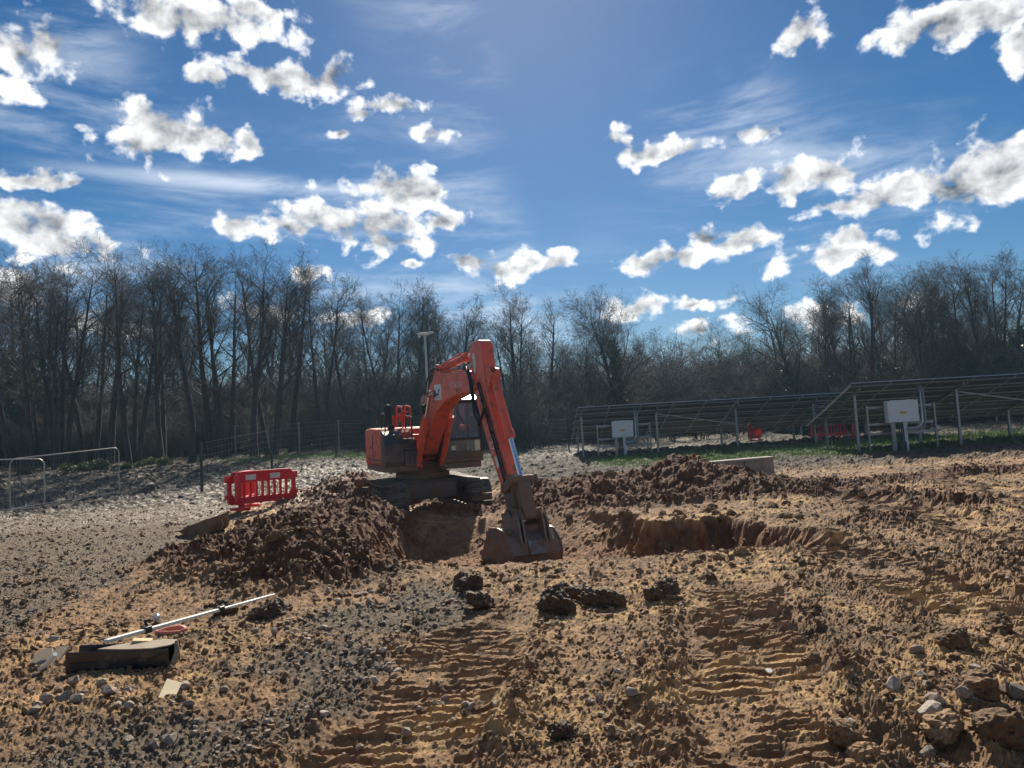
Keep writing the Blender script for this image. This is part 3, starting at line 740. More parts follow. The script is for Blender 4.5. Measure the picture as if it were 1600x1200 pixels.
def scatter_object(name, meshes, pts, rots, scales, idx):
    """one object that instances the given meshes on points with geometry nodes"""
    col = bpy.data.collections.new(name + '_kinds')
    for i, me in enumerate(meshes):
        o = bpy.data.objects.new('%s_kind_%02d' % (name, i), me); col.objects.link(o)
    pm = bpy.data.meshes.new(name); pm.vertices.add(len(pts)); pm.vertices.foreach_set('co', np.ascontiguousarray(pts, dtype=np.float32).ravel())
    for n, t, a in (('rot', 'FLOAT_VECTOR', rots), ('scl', 'FLOAT_VECTOR', scales)):
        at_ = pm.attributes.new(n, t, 'POINT'); at_.data.foreach_set('vector', np.ascontiguousarray(a, dtype=np.float32).ravel())
    at_ = pm.attributes.new('idx', 'INT', 'POINT'); at_.data.foreach_set('value', np.ascontiguousarray(idx, dtype=np.int32))
    o = link_mesh(name, pm)
    g = bpy.data.node_groups.new(name, 'GeometryNodeTree')
    g.interface.new_socket('Geometry', in_out='INPUT', socket_type='NodeSocketGeometry'); g.interface.new_socket('Geometry', in_out='OUTPUT', socket_type='NodeSocketGeometry')
    N, L = g.nodes, g.links
    gi, go = N.new('NodeGroupInput'), N.new('NodeGroupOutput')
    ci = N.new('GeometryNodeCollectionInfo'); ci.inputs['Collection'].default_value = col; ci.inputs['Separate Children'].default_value = True; ci.inputs['Reset Children'].default_value = True
    ip = N.new('GeometryNodeInstanceOnPoints'); ip.inputs['Pick Instance'].default_value = True
    def na(n, t): a = N.new('GeometryNodeInputNamedAttribute'); a.data_type = t; a.inputs['Name'].default_value = n; return a.outputs[0]
    L.new(gi.outputs[0], ip.inputs['Points']); L.new(ci.outputs[0], ip.inputs['Instance']); L.new(na('idx', 'INT'), ip.inputs['Instance Index'])
    L.new(na('rot', 'FLOAT_VECTOR'), ip.inputs['Rotation']); L.new(na('scl', 'FLOAT_VECTOR'), ip.inputs['Scale'])
    L.new(ip.outputs[0], go.inputs[0])
    md = o.modifiers.new('scatter', 'NODES'); md.node_group = g
    return o
brush = [brush_mesh(s, 5.6, 24, BRUSH) for s in (1, 2, 3)]
pts, rots, scl, idx = [], [], [], []
for i in range(640):
    Y = R0.uniform(51, 84); X = R0.uniform(-.78, .78) * Y
    if Y < 56 and R0.random() < .4: continue
    edge = 44 + .10 * abs(X)
    s = R0.uniform(.45, 1.0) ** 1.1 * (.85 if Y < 58 else 1.35) * (1.2 if Y > 70 else 1)
    pts.append((X, Y, hz(X, Y, False) - .05)); rots.append((0, 0, R0.uniform(0, 6.28))); scl.append((s * 1.25, s * 1.25, s)); idx.append(R0.randrange(3))
tag(scatter_object('undergrowth', brush, pts, rots, scl, idx), 'tangled grey-brown brushwood filling the wood between the trunks', 'undergrowth', kind='stuff')

# evergreen bushes and brambles
def leafy(seed, n, size, m, rx, rz):
    R = random.Random(seed)
    blobs = [(R.uniform(-.7, .7) * rx, R.uniform(-.7, .7) * rx, R.uniform(.2, .85) * rz, R.uniform(.3, .5)) for _ in range(9)]
    def place():
        b_ = R.choice(blobs); v = Vector((R.gauss(0, 1), R.gauss(0, 1), R.gauss(0, .8))).normalized() * (R.random() ** .4 * b_[3] * rx)
        return Vector((b_[0], b_[1], b_[2])) + Vector((v.x, v.y, max(v.z, -b_[2])))
    V, Fq = leaves(R, n, place, size)
    return mesh_np('foliage', V, Fq, m, False)
stem_mb = MB()
for a in range(5): stem_mb.tube([(0, 0, -.1), (.25 * math.cos(a * 1.3), .25 * math.sin(a * 1.3), 1), (.6 * math.cos(a * 1.3), .6 * math.sin(a * 1.3), 2.2)], [.06, .045, .02], 5)
stem_me = stem_mb.mesh('stem', BARK)
ever = leafy(5, 5200, .20, IVY, 1.5, 3.6)
for px, Y, s, lab in ((4, 60, 2.6, 'dark evergreen at the far left edge of the wood'), (1128, 62, 1.0, 'dark evergreen bush left of the leaning tree'), (1205, 62, 1.0, 'dark evergreen bush at the foot of the leaning tree'),
                      (1440, 62, 1.25, 'dark evergreen bush behind the inverter cabinet on the nearer table'), (1520, 62, 1.7, 'tall dark evergreen in the right part of the wood'), (1585, 60, 1.9, 'dark evergreen at the far right of the wood'),
                      (575, 64, 1.1, 'dark evergreen bush left of the excavator cab'), (905, 64, .8, 'low evergreen bush left of the solar tables')):
    p = at(px, 700, Y); o = empty('evergreen_bush', (p.x, Y, hz(p.x, Y, False)), (0, 0, px)); o.scale = (s, s, s)
    link_mesh('foliage', ever, o); link_mesh('stem', stem_me, o); tag(o, lab, 'bush', 'evergreen bushes in the wood')
bram = leafy(6, 1500, .13, BRAMBLE, .9, .8)
for i, (px, Y, s, lab) in enumerate(((120, 43, .9, 'green bramble clump seen through the mesh fence panel'), (150, 44, 1.1, 'green bramble clump beside the fence corner'), (205, 43, .8, 'low green bramble right of the fence corner'),
                      (245, 45, .9, 'bramble clump between fence corner and first green post'), (40, 44, .9, 'bramble clump near the left frame edge'), (480, 52, .7, 'small bramble right of the second green post'), (560, 54, .8, 'bramble clump beside the orange machine body'))):
    p = at(px, 700, Y); o = empty('bramble', (p.x, Y, hz(p.x, Y, False) - .1), (0, 0, px)); o.scale = (s * 1.1, s * .8, s * .7)
    link_mesh('foliage', bram, o); tag(o, lab, 'bramble', 'brambles at the wood edge')
pale = leafy(8, 900, .11, PALE, 1.6, 4.2)
for px, Y, lab in ((872, 63, 'pale budding shrub left of the solar panels'), (905, 61, 'pale budding shrub above the end of the solar table')):
    p = at(px, 700, Y); o = empty('budding_shrub', (p.x, Y, hz(p.x, Y, False)), (0, 0, px))
    link_mesh('foliage', pale, o); link_mesh('stem', stem_me, o); tag(o, lab, 'shrub', 'budding shrubs')
# ------------------------------------------------------------------ excavator
MUD = (.18, .115, .075)
RED = mat('orange_paint', (.70, .118, .068), .36, var=.10, vscale=2.5, dirt=MUD, dirt_amt=.27, dirt_scale=5.5, bump=.08, bscale=30)
REDLOW = mat('orange_paint_muddy', (.68, .115, .066), .40, var=.12, vscale=2.5, dirt=MUD, dirt_amt=.32, dirt_scale=5, dirt_h=(1.0, 1.7))
DARK = mat('dark_machine_paint', (.035, .045, .060), .45, var=.2, vscale=3, dirt=MUD, dirt_amt=.30, dirt_scale=3, dirt_h=(.9, 1.75))
BLACK = mat('black_rubber', (.015, .016, .018), .55, var=.2)
STEEL = mat('track_steel', (.22, .195, .175), .42, metal=.55, var=.25, vscale=5, dirt=MUD, dirt_amt=.45, dirt_scale=6)
MUDDY = mat('muddy_steel', (.16, .13, .11), .7, metal=.1, var=.25, vscale=4, dirt=(.20, .125, .08), dirt_amt=.6, dirt_scale=3, bump=.5, bscale=14)
BUCKET = mat('worn_bucket_steel', (.21, .175, .15), .5, metal=.2, var=.35, vscale=3, dirt=(.24, .15, .095), dirt_amt=.48, dirt_scale=3.2, bump=.25, bscale=20)
CHROME = mat('chrome_rod', (.72, .76, .80), .12, metal=1.0)
GLASS = glass_mat('cab_glass')
WHITE = mat('white_print', (.72, .72, .70), .5, var=.08)
CREAM = mat('cream_letters', (.62, .52, .42), .5, var=.1)
SHEET = mat('notice_sheet', (.66, .64, .44), .6, var=.15, vscale=30)
SEAT = mat('seat_fabric', (.05, .05, .055), .85)
REDBAR = mat('red_rail_paint', (.60, .05, .03), .4)
ROOFM = mat('cab_roof_paint', (.22, .22, .21), .22, var=.12)
BLUE = mat('logo_blue', (.05, .10, .22), .5)

EX_LOC, EX_ROT = Vector((-2.4, 19.3, -.06)), (rad(-2.0), 0, rad(200))
U = rad(4.5)
def build_excavator():
    root = empty('excavator', EX_LOC, EX_ROT)
    tag(root, 'orange-red tracked excavator with its bucket lowered into the dug pit', 'excavator')
    # --- undercarriage
    shoe = MB().box((-.27, -.082, -.016), (.27, .082, .016))
    for gy in (-.062, 0, .055): shoe.box((-.27, gy - .008, .016), (.27, gy + .008, .046))
    shoe_me = shoe.mesh('track_shoe', STEEL)
    half, rr, zc = 1.36, .345, .41
    per = 4 * half + 2 * math.pi * rr; n = 44
    roll = MB().cyl((-.11, 0, 0), (.11, 0, 0), .10, 14).cyl((-.15, 0, 0), (.15, 0, 0), .05, 10); roll_me = roll.mesh('roller', MUDDY)
    spr = MB()
    prof = [(math.cos(2 * math.pi * i / 36) * (.31 if i % 3 else .35), math.sin(2 * math.pi * i / 36) * (.31 if i % 3 else .35)) for i in range(36)]
    spr.prism(prof, -.04, .04).cyl((-.13, 0, 0), (.13, 0, 0), .19, 20); spr_me = spr.mesh('sprocket', MUDDY)
    idl = MB().cyl((-.06, 0, 0), (.06, 0, 0), .31, 26).cyl((-.09, 0, 0), (.09, 0, 0), .16, 16); idl_me = idl.mesh('idler', MUDDY)
    for sx in (1, -1):
        fm = MB().prism([(-1.05, .30), (1.05, .30), (1.15, .42), (1.0, .56), (-1.0, .56), (-1.15, .42)], -.14, .14)
        fm.box((-.10, -1.25, .36), (.10, 1.25, .46)).cyl((-.16, -1.36, .41), (.16, -1.36, .41), .15, 16)
        fr = fm.build('track_frame', MUDDY, root, .02); fr.location = (sx * 1.0, 0, 0)
        for i in range(n):
            s = per * i / n
            if s < 2 * half: y, z, a = -half + s, zc + rr, 0
            elif s < 2 * half + math.pi * rr: t = (s - 2 * half) / rr; y, z, a = half + rr * math.sin(t), zc + rr * math.cos(t), -t
            elif s < 4 * half + math.pi * rr: y, z, a = half - (s - 2 * half - math.pi * rr), zc - rr, math.pi
            else: t = (s - 4 * half - math.pi * rr) / rr; y, z, a = -half - rr * math.sin(t), zc - rr * math.cos(t), math.pi - t
            if a == 0: z -= .035 * math.sin((y + half) / (2 * half) * math.pi)
            o = link_mesh('track_shoe', shoe_me, fr); o.location = (0, y, z); o.rotation_euler = (a, 0, 0)
        for y in (-.85, -.5, -.15, .2, .55, .9):
            o = link_mesh('roller', roll_me, fr); o.location = (0, y, .23)
        for y in (-.45, .45):
            o = link_mesh('roller', roll_me, fr); o.location = (0, y, .63)
        o = link_mesh('sprocket', spr_me, fr); o.location = (0, -half, zc)
        o = link_mesh('idler', idl_me, fr); o.location = (0, half, zc)
    MB().prism([(-.55, .38), (.62, .38), (.75, .52), (.6, .80), (-.6, .80), (-.7, .55)], -.86, .86).box((-.62, .3, .36), (.62, .98, .74)).build('car_body', MUDDY, root, .03)
    MB().cyl((0, 0, .79), (0, 0, 1.06), .60, 36).cyl((0, 0, .84), (0, 0, .95), .68, 36).build('turntable', MUDDY, root)
    # --- revolving upper body
    def up(mb, name, m, par=None, bevel=0, seg=2):
        o = mb.build(name, m, par or root, bevel, seg)
        if par is None: o.rotation_euler = (0, 0, U)
        return o
    up(MB().prism([(-1.2, -.9), (1.2, -.9), (1.22, .78), (1.12, 1.0), (.40, 1.0), (.40, .55), (-.18, .55), (-.18, 1.12), (-1.15, 1.12), (-1.22, .98)], 1.05, 1.19, axis='z'), 'platform', MUDDY, None, .02)
    arc = [(1.24, -.60)] + [(1.24 * math.cos(t) if abs(math.cos(t)) < .999 else 1.24 * math.cos(t), -.72 - .80 * math.sin(t) ** .8) for t in [math.pi * i / 14 for i in range(15)]] + [(-1.24, -.60)]
    up(MB().prism(arc, 1.16, 2.08, axis='z'), 'counterweight', RED, None, .09, 4)
    up(MB().box((-1.20, -.61, 1.19), (.40, -.585, 2.05)).box((-.16, -.58, 1.19), (.40, -.1, 1.9)), 'engine_cover', RED, None, .05, 3)
    # right-hand housing: red shell and dark front tank with a step
    hs = up(MB().prism([(-.59, 1.19), (.66, 1.19), (.66, 1.86), (.60, 1.98), (.46, 2.08), (-.59, 2.10)], .42, 1.24), 'side_housing', REDLOW, None, .06, 3)
    up(MB().box((1.236, -.55, 1.32), (1.252, .45, 1.34)).box((1.236, -.06, 1.36), (1.252, -.04, 1.95)), 'panel_seam', BLACK, hs)
    up(MB().box((1.24, -.35, 1.60), (1.256, -.25, 1.63)), 'latch', BLACK, hs)
    ft = up(MB().prism([(.665, 1.17), (.98, 1.17), (1.03, 1.30), (1.02, 1.72), (.90, 1.93), (.70, 2.02), (.665, 2.02)], .76, 1.225), 'fuel_tank', DARK, None, .06, 3)
    up(MB().prism([(.665, 1.17), (1.06, 1.17), (1.06, 1.55), (.90, 1.56), (.90, 1.80), (.665, 1.81)], .41, .755), 'step_box', DARK, None, .02)
    up(MB().box((.44, .93, 1.585), (.73, 1.09, 1.605)).box((.44, .72, 1.815), (.73, .92, 1.835)), 'step_tread', STEEL, None)
    up(MB().box((.52, 1.062, 1.25), (.535, 1.075, 1.48)).box((.62, 1.062, 1.25), (.635, 1.075, 1.48)).box((.52, 1.062, 1.48), (.635, 1.075, 1.495)), 'grab_bar', BLACK, None)
    up(MB().tube([(1.12, .72, 2.0), (1.12, .74, 2.36), (1.10, .70, 2.44), (1.05, .2, 2.46), (1.03, .05, 2.42), (1.02, 0, 2.08)], .017, 8).tube([(.52, .92, 1.8), (.52, .95, 2.28), (.52, .9, 2.35), (.52, .45, 2.38), (.52, .40, 2.06)], .017, 8), 'handrail', BLACK, None)
    mi = up(MB().tube([(1.02, .82, 1.98), (1.03, .86, 2.3), (1.08, .9, 2.52)], .013, 8), 'mirror', BLACK, None)
    up(MB().prism([(1.00, 2.22), (1.03, 2.16), (1.13, 2.16), (1.17, 2.24), (1.17, 2.60), (1.12, 2.66), (1.05, 2.66), (1.01, 2.58)], .90, .95, axis='y'), 'mirror_head', BLACK, mi, .015)
    up(MB().cyl((.99, .72, 2.10), (.99, .84, 2.10), .075, 18), 'work_lamp', BLACK, None)
    up(MB().cyl((.60, -.45, 2.05), (.60, -.45, 2.42), .06, 16), 'exhaust_pipe', MUDDY, None)
    rails = MB()
    for x in (.34, .56):
        rails.tube([(x, .30, 2.05), (x, .28, 2.50), (x, .22, 2.60), (x, -.1, 2.64), (x, -.22, 2.60), (x, -.25, 2.05)], .022, 8)
    for y, z in ((.28, 2.48), (.28, 2.34), (.05, 2.63), (-.23, 2.4)): rails.tube([(.34, y, z), (.56, y, z)], .018, 6)
    rails.box((.56, .24, 2.32), (.80, .30, 2.38)).box((.54, .22, 2.24), (.62, .32, 2.46))
    up(rails, 'guard_rail', REDBAR, None)
    # --- cab
    x0, x1, y0, y1, z0, z1 = -1.22, -.22, -.58, 1.16, 1.20, 2.76
    cb = up(MB().box((x0, y0, z0), (x1, y1, z0 + .10)).box((x0, y1 - .08, z0 + .10), (x1, y1, z0 + .26)).box((x0, y0, z0 + .1), (x1, y0 + .08, z0 + .75)).box((x1 - .05, y0 + .08, z0 + .1), (x1, y1 - .08, z0 + .62)).box((x0, y0 + .08, z0 + .1), (x0 + .05, y0 + .7, z0 + .7)), 'cab', mat('cab_paint', (.06, .066, .07), .5, var=.15, dirt=MUD, dirt_amt=.35, dirt_scale=3, dirt_h=(1.1, 1.7)), None, .02)
    for x in (x0 + .035, x1 - .035):
        up(MB().bar((x, y1 - .04, z0 + .25), (x, y1 - .05, z0 + .55), .07, .08).bar((x, y1 - .05, z0 + .54), (x, y1 - .22, z1 - .05), .066, .076), 'front_pillar', BLACK, cb)
        up(MB().bar((x, y0 + .04, z0 + .7), (x, y0 + .05, z1 - .05), .07, .09), 'rear_pillar', BLACK, cb); up(MB().bar((x, .22, z0 + .6), (x, .22, z1 - .05), .06, .09), 'door_pillar', BLACK, cb)
    up(MB().bar((x0 + .071, y1 - .045, z0 + .56), (x1 - .071, y1 - .045, z0 + .56), .05, .05), 'window_bar', BLACK, cb)
    up(MB().bar((x0 + .071, y1 - .22, z1 - .10), (x1 - .071, y1 - .22, z1 - .10), .06, .06), 'window_bar', BLACK, cb)
    up(MB().prism([(y0 - .03, z1 - .07), (y1 - .12, z1 - .07), (y1 - .14, z1 - .035), (y1 - .62, z1 + .125), (y0 + .2, z1 + .14), (y0, z1 + .05)], x0 - .02, x1 + .02), 'roof', ROOFM, cb, .03, 3)
    def pane(pts): return up(MB().sheet(pts), 'pane', GLASS, cb)
    pane([(x0 + .07, y1 - .045, z0 + .27), (x1 - .07, y1 - .045, z0 + .27), (x1 - .07, y1 - .05, z0 + .53), (x0 + .07, y1 - .05, z0 + .53)])
    pane([(x0 + .07, y1 - .055, z0 + .59), (x1 - .07, y1 - .055, z0 + .59), (x1 - .07, y1 - .215, z1 - .13), (x0 + .07, y1 - .215, z1 - .13)])
    for x in (x0 + .03, x1 - .03):
        pane([(x, .27, z0 + .64), (x, y1 - .10, z0 + .64), (x, y1 - .26, z1 - .1), (x, .27, z1 - .1)]); pane([(x, y0 + .1, z0 + .76), (x, .17, z0 + .66), (x, .17, z1 - .1), (x, y0 + .1, z1 - .1)])
    pane([(x0 + .07, y0 + .05, z0 + .8), (x1 - .07, y0 + .05, z0 + .8), (x1 - .07, y0 + .05, z1 - .12), (x0 + .07, y0 + .05, z1 - .12)])
    up(MB().box((-1.0, -.05, z0 + .42), (-.48, .48, z0 + .56)).prism([(-.12, z0 + .5), (.02, z0 + .5), (-.10, z0 + 1.12), (-.2, z0 + 1.12)], -.98, -.50).prism([(-.22, z0 + 1.14), (-.11, z0 + 1.14), (-.15, z0 + 1.36), (-.23, z0 + 1.36)], -.86, -.62).box((-.9, 0, z0 + .1), (-.58, .4, z0 + .42)), 'seat', SEAT, cb, .03, 3)
    up(MB().box((-.45, .0, z0 + .55), (-.32, .6, z0 + .75)).box((-1.14, .0, z0 + .55), (-1.03, .5, z0 + .75)).tube([(-.38, .5, z0 + .75), (-.38, .53, z0 + .95)], .02, 8).tube([(-1.08, .42, z0 + .75), (-1.08, .45, z0 + .95)], .02, 8), 'console', SEAT, cb, .02)
    up(MB().tube([(-.62, .78, z0 + .1), (-.62, .70, z0 + .85)], .018, 8).tube([(-.76, .80, z0 + .1), (-.76, .72, z0 + .85)], .018, 8), 'travel_lever', BLACK, cb)
    up(MB().box((-1.15, y1 - .040, z0 + .16), (-1.01, y1 - .030, z0 + .52)), 'notice_sheet', SHEET, cb)
    up(MB().box((-.50, y1 - .040, z0 + .29), (-.40, y1 - .032, z0 + .40)), 'sticker', SHEET, cb)
    up(MB().tube([(-.84, y1 - .03, z0 + .55), (-.86, y1 - .05, z0 + .75), (-.62, y1 - .17, z0 + 1.25)], .010, 6), 'wiper', BLACK, cb)
    up(MB().tube([(x0 - .01, y1 - .02, z0 + .35), (x0 - .05, y1 + .05, z0 + .5), (x0 - .05, y1 - .06, z0 + 1.15), (x0 - .01, y1 - .16, z0 + 1.25)], .015, 8), 'grab_rail', BLACK, cb)
    m2 = up(MB().tube([(x0, y1 - .2, z1 - .12), (x0 - .16, y1 - .1, z1 - .15), (x0 - .17, y1 - .1, z1 - .45)], .012, 6), 'mirror', BLACK, None)
    up(MB().box((x0 - .25, y1 - .12, z1 - .62), (x0 - .1, y1 - .08, z1 - .32)), 'mirror_head', BLACK, m2, .02)
    up(MB().cyl((-.5, y1 - .28, z1 + .05), (-.5, y1 - .2, z1 + .05), .05, 14), 'work_lamp', BLACK, None)
    # --- boom
    bx, bw = .10, .18
    boom_prof = [(.45, 1.55), (.70, 2.02), (1.06, 2.52), (1.5, 2.95), (2.0, 3.20), (2.5, 3.29), (4.25, 3.22), (4.56, 3.10), (4.64, 2.98), (4.58, 2.86), (4.38, 2.80), (3.4, 2.76), (2.7, 2.66), (2.1, 2.42), (1.48, 1.90), (.98, 1.42), (.64, 1.26), (.47, 1.36)]
    boom = up(MB().prism(boom_prof, bx - bw, bx + bw), 'boom', RED, None, .022)
    fl = MB()
    for x in (bx - bw, bx + bw):
        for (y, z) in ((.66, 1.42), (4.48, 2.97), (2.05, 2.85)): fl.cyl((x - .03, y, z), (x + .03, y, z), .085 if y < 4 else .07, 18)
    up(fl, 'pin_boss', MUDDY, boom)
    up(MB().prism([(1.75, 3.12), (2.35, 3.27), (2.22, 3.50), (2.02, 3.52)], bx - .13, bx - .09).prism([(1.75, 3.12), (2.35, 3.27), (2.22, 3.50), (2.02, 3.52)], bx + .09, bx + .13), 'cylinder_bracket', RED, boom)
    for dx in (-.12, -.06, .04, .10):
        up(MB().tube([(bx + dx, .6, 2.05), (bx + dx, 1.0, 2.62), (bx + dx, 1.5, 3.05), (bx + dx, 2.0, 3.27), (bx + dx, 2.6, 3.335), (bx + dx, 4.1, 3.27)], .016, 6), 'hydraulic_pipe', RED, boom)
    for dx, sg in ((-.20, .22), (.205, .18), (.24, .27), (-.24, .3)):
        up(MB().tube([(bx + dx * .8, 3.95, 3.27), (bx + dx, 4.25, 3.30), (bx + dx * 1.1, 4.47, 3.02), (bx + dx * 1.05, 4.62, 2.62 - sg), (bx + dx, 4.85, 2.40 - sg), (bx + dx * .8, 5.0, 2.46)], .022, 8), 'hydraulic_hose', BLACK, boom)
    for dx in (-.1, 0, .1, .16): up(MB().tube([(bx + dx, 1.25, 2.85), (bx + dx, 1.45, 3.18), (bx + dx, 1.75, 3.40), (bx + dx, 2.05, 3.44), (bx + dx, 2.3, 3.36)], .02, 8), 'hydraulic_hose', BLACK, boom)
    for dx in (-.14, -.08, .0, .08, .15): up(MB().tube([(bx + dx, .95, 1.34), (bx + dx * 1.2, 1.02, 1.55), (bx + dx * 1.1, .95, 1.75), (bx + dx, .78, 1.9), (bx + dx, .62, 2.0)], .02, 8), 'hydraulic_hose', BLACK, boom)
    up(MB().box((bx + bw, 1.18, 2.40), (bx + bw + .12, 1.42, 2.62)).tube([(bx + bw + .06, 1.25, 2.4), (bx + bw + .05, 1.1, 2.0), (bx + bw + .04, .9, 1.6)], .018, 6), 'work_lamp', BLACK, boom, .02)
    # boom cylinders
    for x in (bx - .30, bx + .30):
        a, b_ = Vector((x, .98, 1.20)), Vector((x, 2.05, 2.85)); mid = a.lerp(b_, .66)
        c = up(MB().cyl(a, mid, .075, 18).cyl(mid, mid + (b_ - a).normalized() * .04, .085, 18).cyl((x - .07, .98, 1.20), (x + .07, .98, 1.20), .09, 16), 'boom_cylinder', RED, None)
        up(MB().cyl(mid, b_, .042, 16).cyl((x - .06, b_.y, b_.z), (x + .06, b_.y, b_.z), .075, 16), 'rod', CHROME, c)
    # arm cylinder
    a, b_ = Vector((bx, 2.12, 3.42)), Vector((bx, 4.32, 3.60)); mid = a.lerp(b_, .70)
    c = up(MB().cyl(a, mid, .085, 20).cyl(mid - (b_ - a).normalized() * .12, mid + (b_ - a).normalized() * .05, .105, 20).cyl((bx - .14, a.y, a.z), (bx + .14, a.y, a.z), .06, 14).tube([a + Vector((.09, .2, .06)), mid + Vector((.09, -.1, .09))], .018, 6), 'arm_cylinder', RED, None)
    up(MB().cyl(mid, b_, .045, 16).cyl((bx - .1, b_.y, b_.z), (bx + .1, b_.y, b_.z), .07, 16), 'rod', CHROME, c)
    # --- arm
    aw = .135
    arm_prof = [(4.22, 3.70), (4.20, 3.45), (4.27, 3.0), (4.52, 2.48), (5.05, 1.62), (5.78, .62), (5.86, .46), (6.0, .42), (6.10, .52), (6.08, .70), (5.92, 1.10), (5.55, 1.85), (5.22, 2.45), (5.00, 2.85), (4.90, 3.25), (4.82, 3.70), (4.70, 3.80), (4.36, 3.80)]
    arm = up(MB().prism(arm_prof, bx - aw, bx + aw), 'arm', RED, None, .02)
    up(MB().prism([(4.92, 3.25), (5.12, 3.20), (5.20, 3.06), (5.02, 2.82)], bx - .11, bx - .07).prism([(4.92, 3.25), (5.12, 3.20), (5.20, 3.06), (5.02, 2.82)], bx + .07, bx + .11), 'cylinder_bracket', RED, arm)
    lowm = MB().prism([(5.50, .98), (5.78, .60), (5.86, .44), (6.0, .40), (6.12, .52), (6.10, .72), (5.96, 1.06), (5.88, 1.22)], bx - aw - .006, bx + aw + .006)
    up(lowm, 'mud_coat', MUDDY, arm, .01)
    cl = MB()
    for t in (.15, .3, .45, .6, .75):
        y, z = 4.62 + t * 1.35, 2.9 - t * 2.05
        cl.box((bx + aw, y - .02, z - .02), (bx + aw + .05, y + .03, z + .03))
    cl.tube([(bx + aw + .03, 4.62, 2.95), (bx + aw + .03, 5.25, 1.95), (bx + aw + .03, 5.8, 1.05)], .02, 8).tube([(bx + aw + .03, 4.72, 2.98), (bx + aw + .03, 5.34, 2.0), (bx + aw + .03, 5.86, 1.15)], .016, 8)
    up(cl, 'hydraulic_hose', BLACK, arm)
    a, b_ = Vector((bx, 5.10, 3.08)), Vector((bx, 6.16, 1.14)); mid = a.lerp(b_, .60)
    dr = (b_ - a).normalized()
    c = up(MB().cyl(a, mid, .078, 20).cyl(mid - dr * .12, mid + dr * .04, .098, 20).cyl((bx - .11, a.y, a.z), (bx + .11, a.y, a.z), .06, 14).tube([a + Vector((0, .10, .1)), a.lerp(mid, .5) + Vector((0, .11, .06)), mid + Vector((0, .12, .02))], .018, 6), 'bucket_cylinder', RED, None)
    up(MB().cyl(mid, b_, .046, 18), 'rod', CHROME, c)
    # linkage
    lk = MB()
    for x in (bx - .20, bx + .17): lk.prism([(5.66, .92), (5.74, 1.02), (6.10, 1.22), (6.22, 1.20), (6.24, 1.08), (6.12, 1.03), (5.78, .86)], x, x + .03)
    lk.cyl((bx - .25, 6.16, 1.14), (bx + .25, 6.16, 1.14), .075, 16).cyl((bx - .22, 5.74, .94), (bx + .22, 5.74, .94), .05, 14)
    lk.cyl((bx - .28, 6.16, 1.14), (bx - .25, 6.16, 1.14), .095, 16).cyl((bx + .25, 6.16, 1.14), (bx + .28, 6.16, 1.14), .095, 16)
    up(lk, 'link', MUDDY, None)
    up(MB().prism([(6.08, 1.10), (6.26, 1.12), (6.48, .62), (6.50, .50), (6.38, .44), (6.28, .54)], bx - .13, bx + .13), 'link_plate', MUDDY, None, .03)
    # quick hitch
    hq = MB()
    for x in (bx - .21, bx + .17): hq.prism([(5.84, .56), (5.96, .70), (6.20, .62), (6.44, .64), (6.56, .50), (6.50, .30), (6.30, .22), (5.92, .26), (5.82, .40)], x, x + .04)
    hq.box((bx - .17, 5.95, .24), (bx + .17, 6.42, .36)).cyl((bx - .25, 6.0, .54), (bx + .25, 6.0, .54), .05, 14).cyl((bx - .25, 6.42, .50), (bx + .25, 6.42, .50), .05, 14)
    up(hq, 'quick_hitch', MUDDY, None, .01)
    # --- bucket
    W = .46
    out = [(5.78, .24), (6.05, .28), (6.40, .24), (6.62, .10), (6.70, -.10), (6.62, -.30), (6.42, -.45), (6.12, -.51), (5.72, -.50), (5.25, -.44)]
    inn = [(5.25, -.415), (5.72, -.465), (6.10, -.475), (6.40, -.415), (6.58, -.28), (6.655, -.10), (6.58, .08), (6.38, .205), (6.05, .245), (5.78, .21)]
    bk = up(MB().prism(out + inn, bx - W, bx + W), 'bucket', BUCKET, None)
    sp = MB()
    for x in (bx - W - .028, bx + W): sp.prism([(5.70, .27), (6.08, .31), (6.42, .27), (6.66, .11), (6.73, -.10), (6.65, -.32), (6.44, -.47), (6.12, -.53), (5.72, -.52), (5.18, -.46), (5.42, -.10)], x, x + .028)
    up(sp, 'side_plate', BUCKET, bk, .006)
    ea = MB()
    for x in (bx - .30, bx - .22, bx + .18, bx + .26): ea.prism([(5.80, .26), (5.90, .48), (6.04, .60), (6.30, .46), (6.44, .58), (6.56, .46), (6.68, .05), (6.45, .20), (6.1, .27)], x, x + .035)
    up(ea, 'ear', BUCKET, bk, .006)
    up(MB().prism([(6.42, .26), (6.64, .12), (6.73, -.10), (6.70, -.14), (6.60, .10), (6.40, .235)], bx - .16, bx + .16).box((bx - W + .02, 6.30, .25), (bx - .34, 6.42, .285)).box((bx + .34, 6.30, .25), (bx + W - .02, 6.42, .285)), 'wear_plate', STEEL, bk)
    for i in range(5):
        x = bx - W + .09 + i * (2 * W - .18) / 4
        up(MB().prism([(5.32, -.475), (5.32, -.40), (5.14, -.42), (5.04, -.45), (5.14, -.475)], x - .05, x + .05), 'tooth', STEEL, bk)
    # --- print on the boom and the arm
    def text(body, size, yz, ang, xface, m, par, sx=1.0):
        me = TEXTS[body]; me.materials.clear(); me.materials.append(m)
        o = link_mesh('lettering', me, par)
        # lies on the machine's right-hand face (+x); the words run towards the front of the machine
        B = Matrix(((0, 0, 1), (1, 0, 0), (0, 1, 0))).to_4x4()
        o.matrix_local = Matrix.Translation((xface, yz[0], yz[1])) @ B @ Matrix.Rotation(ang, 4, 'Z') @ Matrix.Diagonal((size * sx, size, size, 1))
        return o
    xf = bx + bw
    up(MB().box((xf + .001, 2.02, 2.70), (xf + .006, 2.50, 3.05)), 'sign_plate', WHITE, boom)
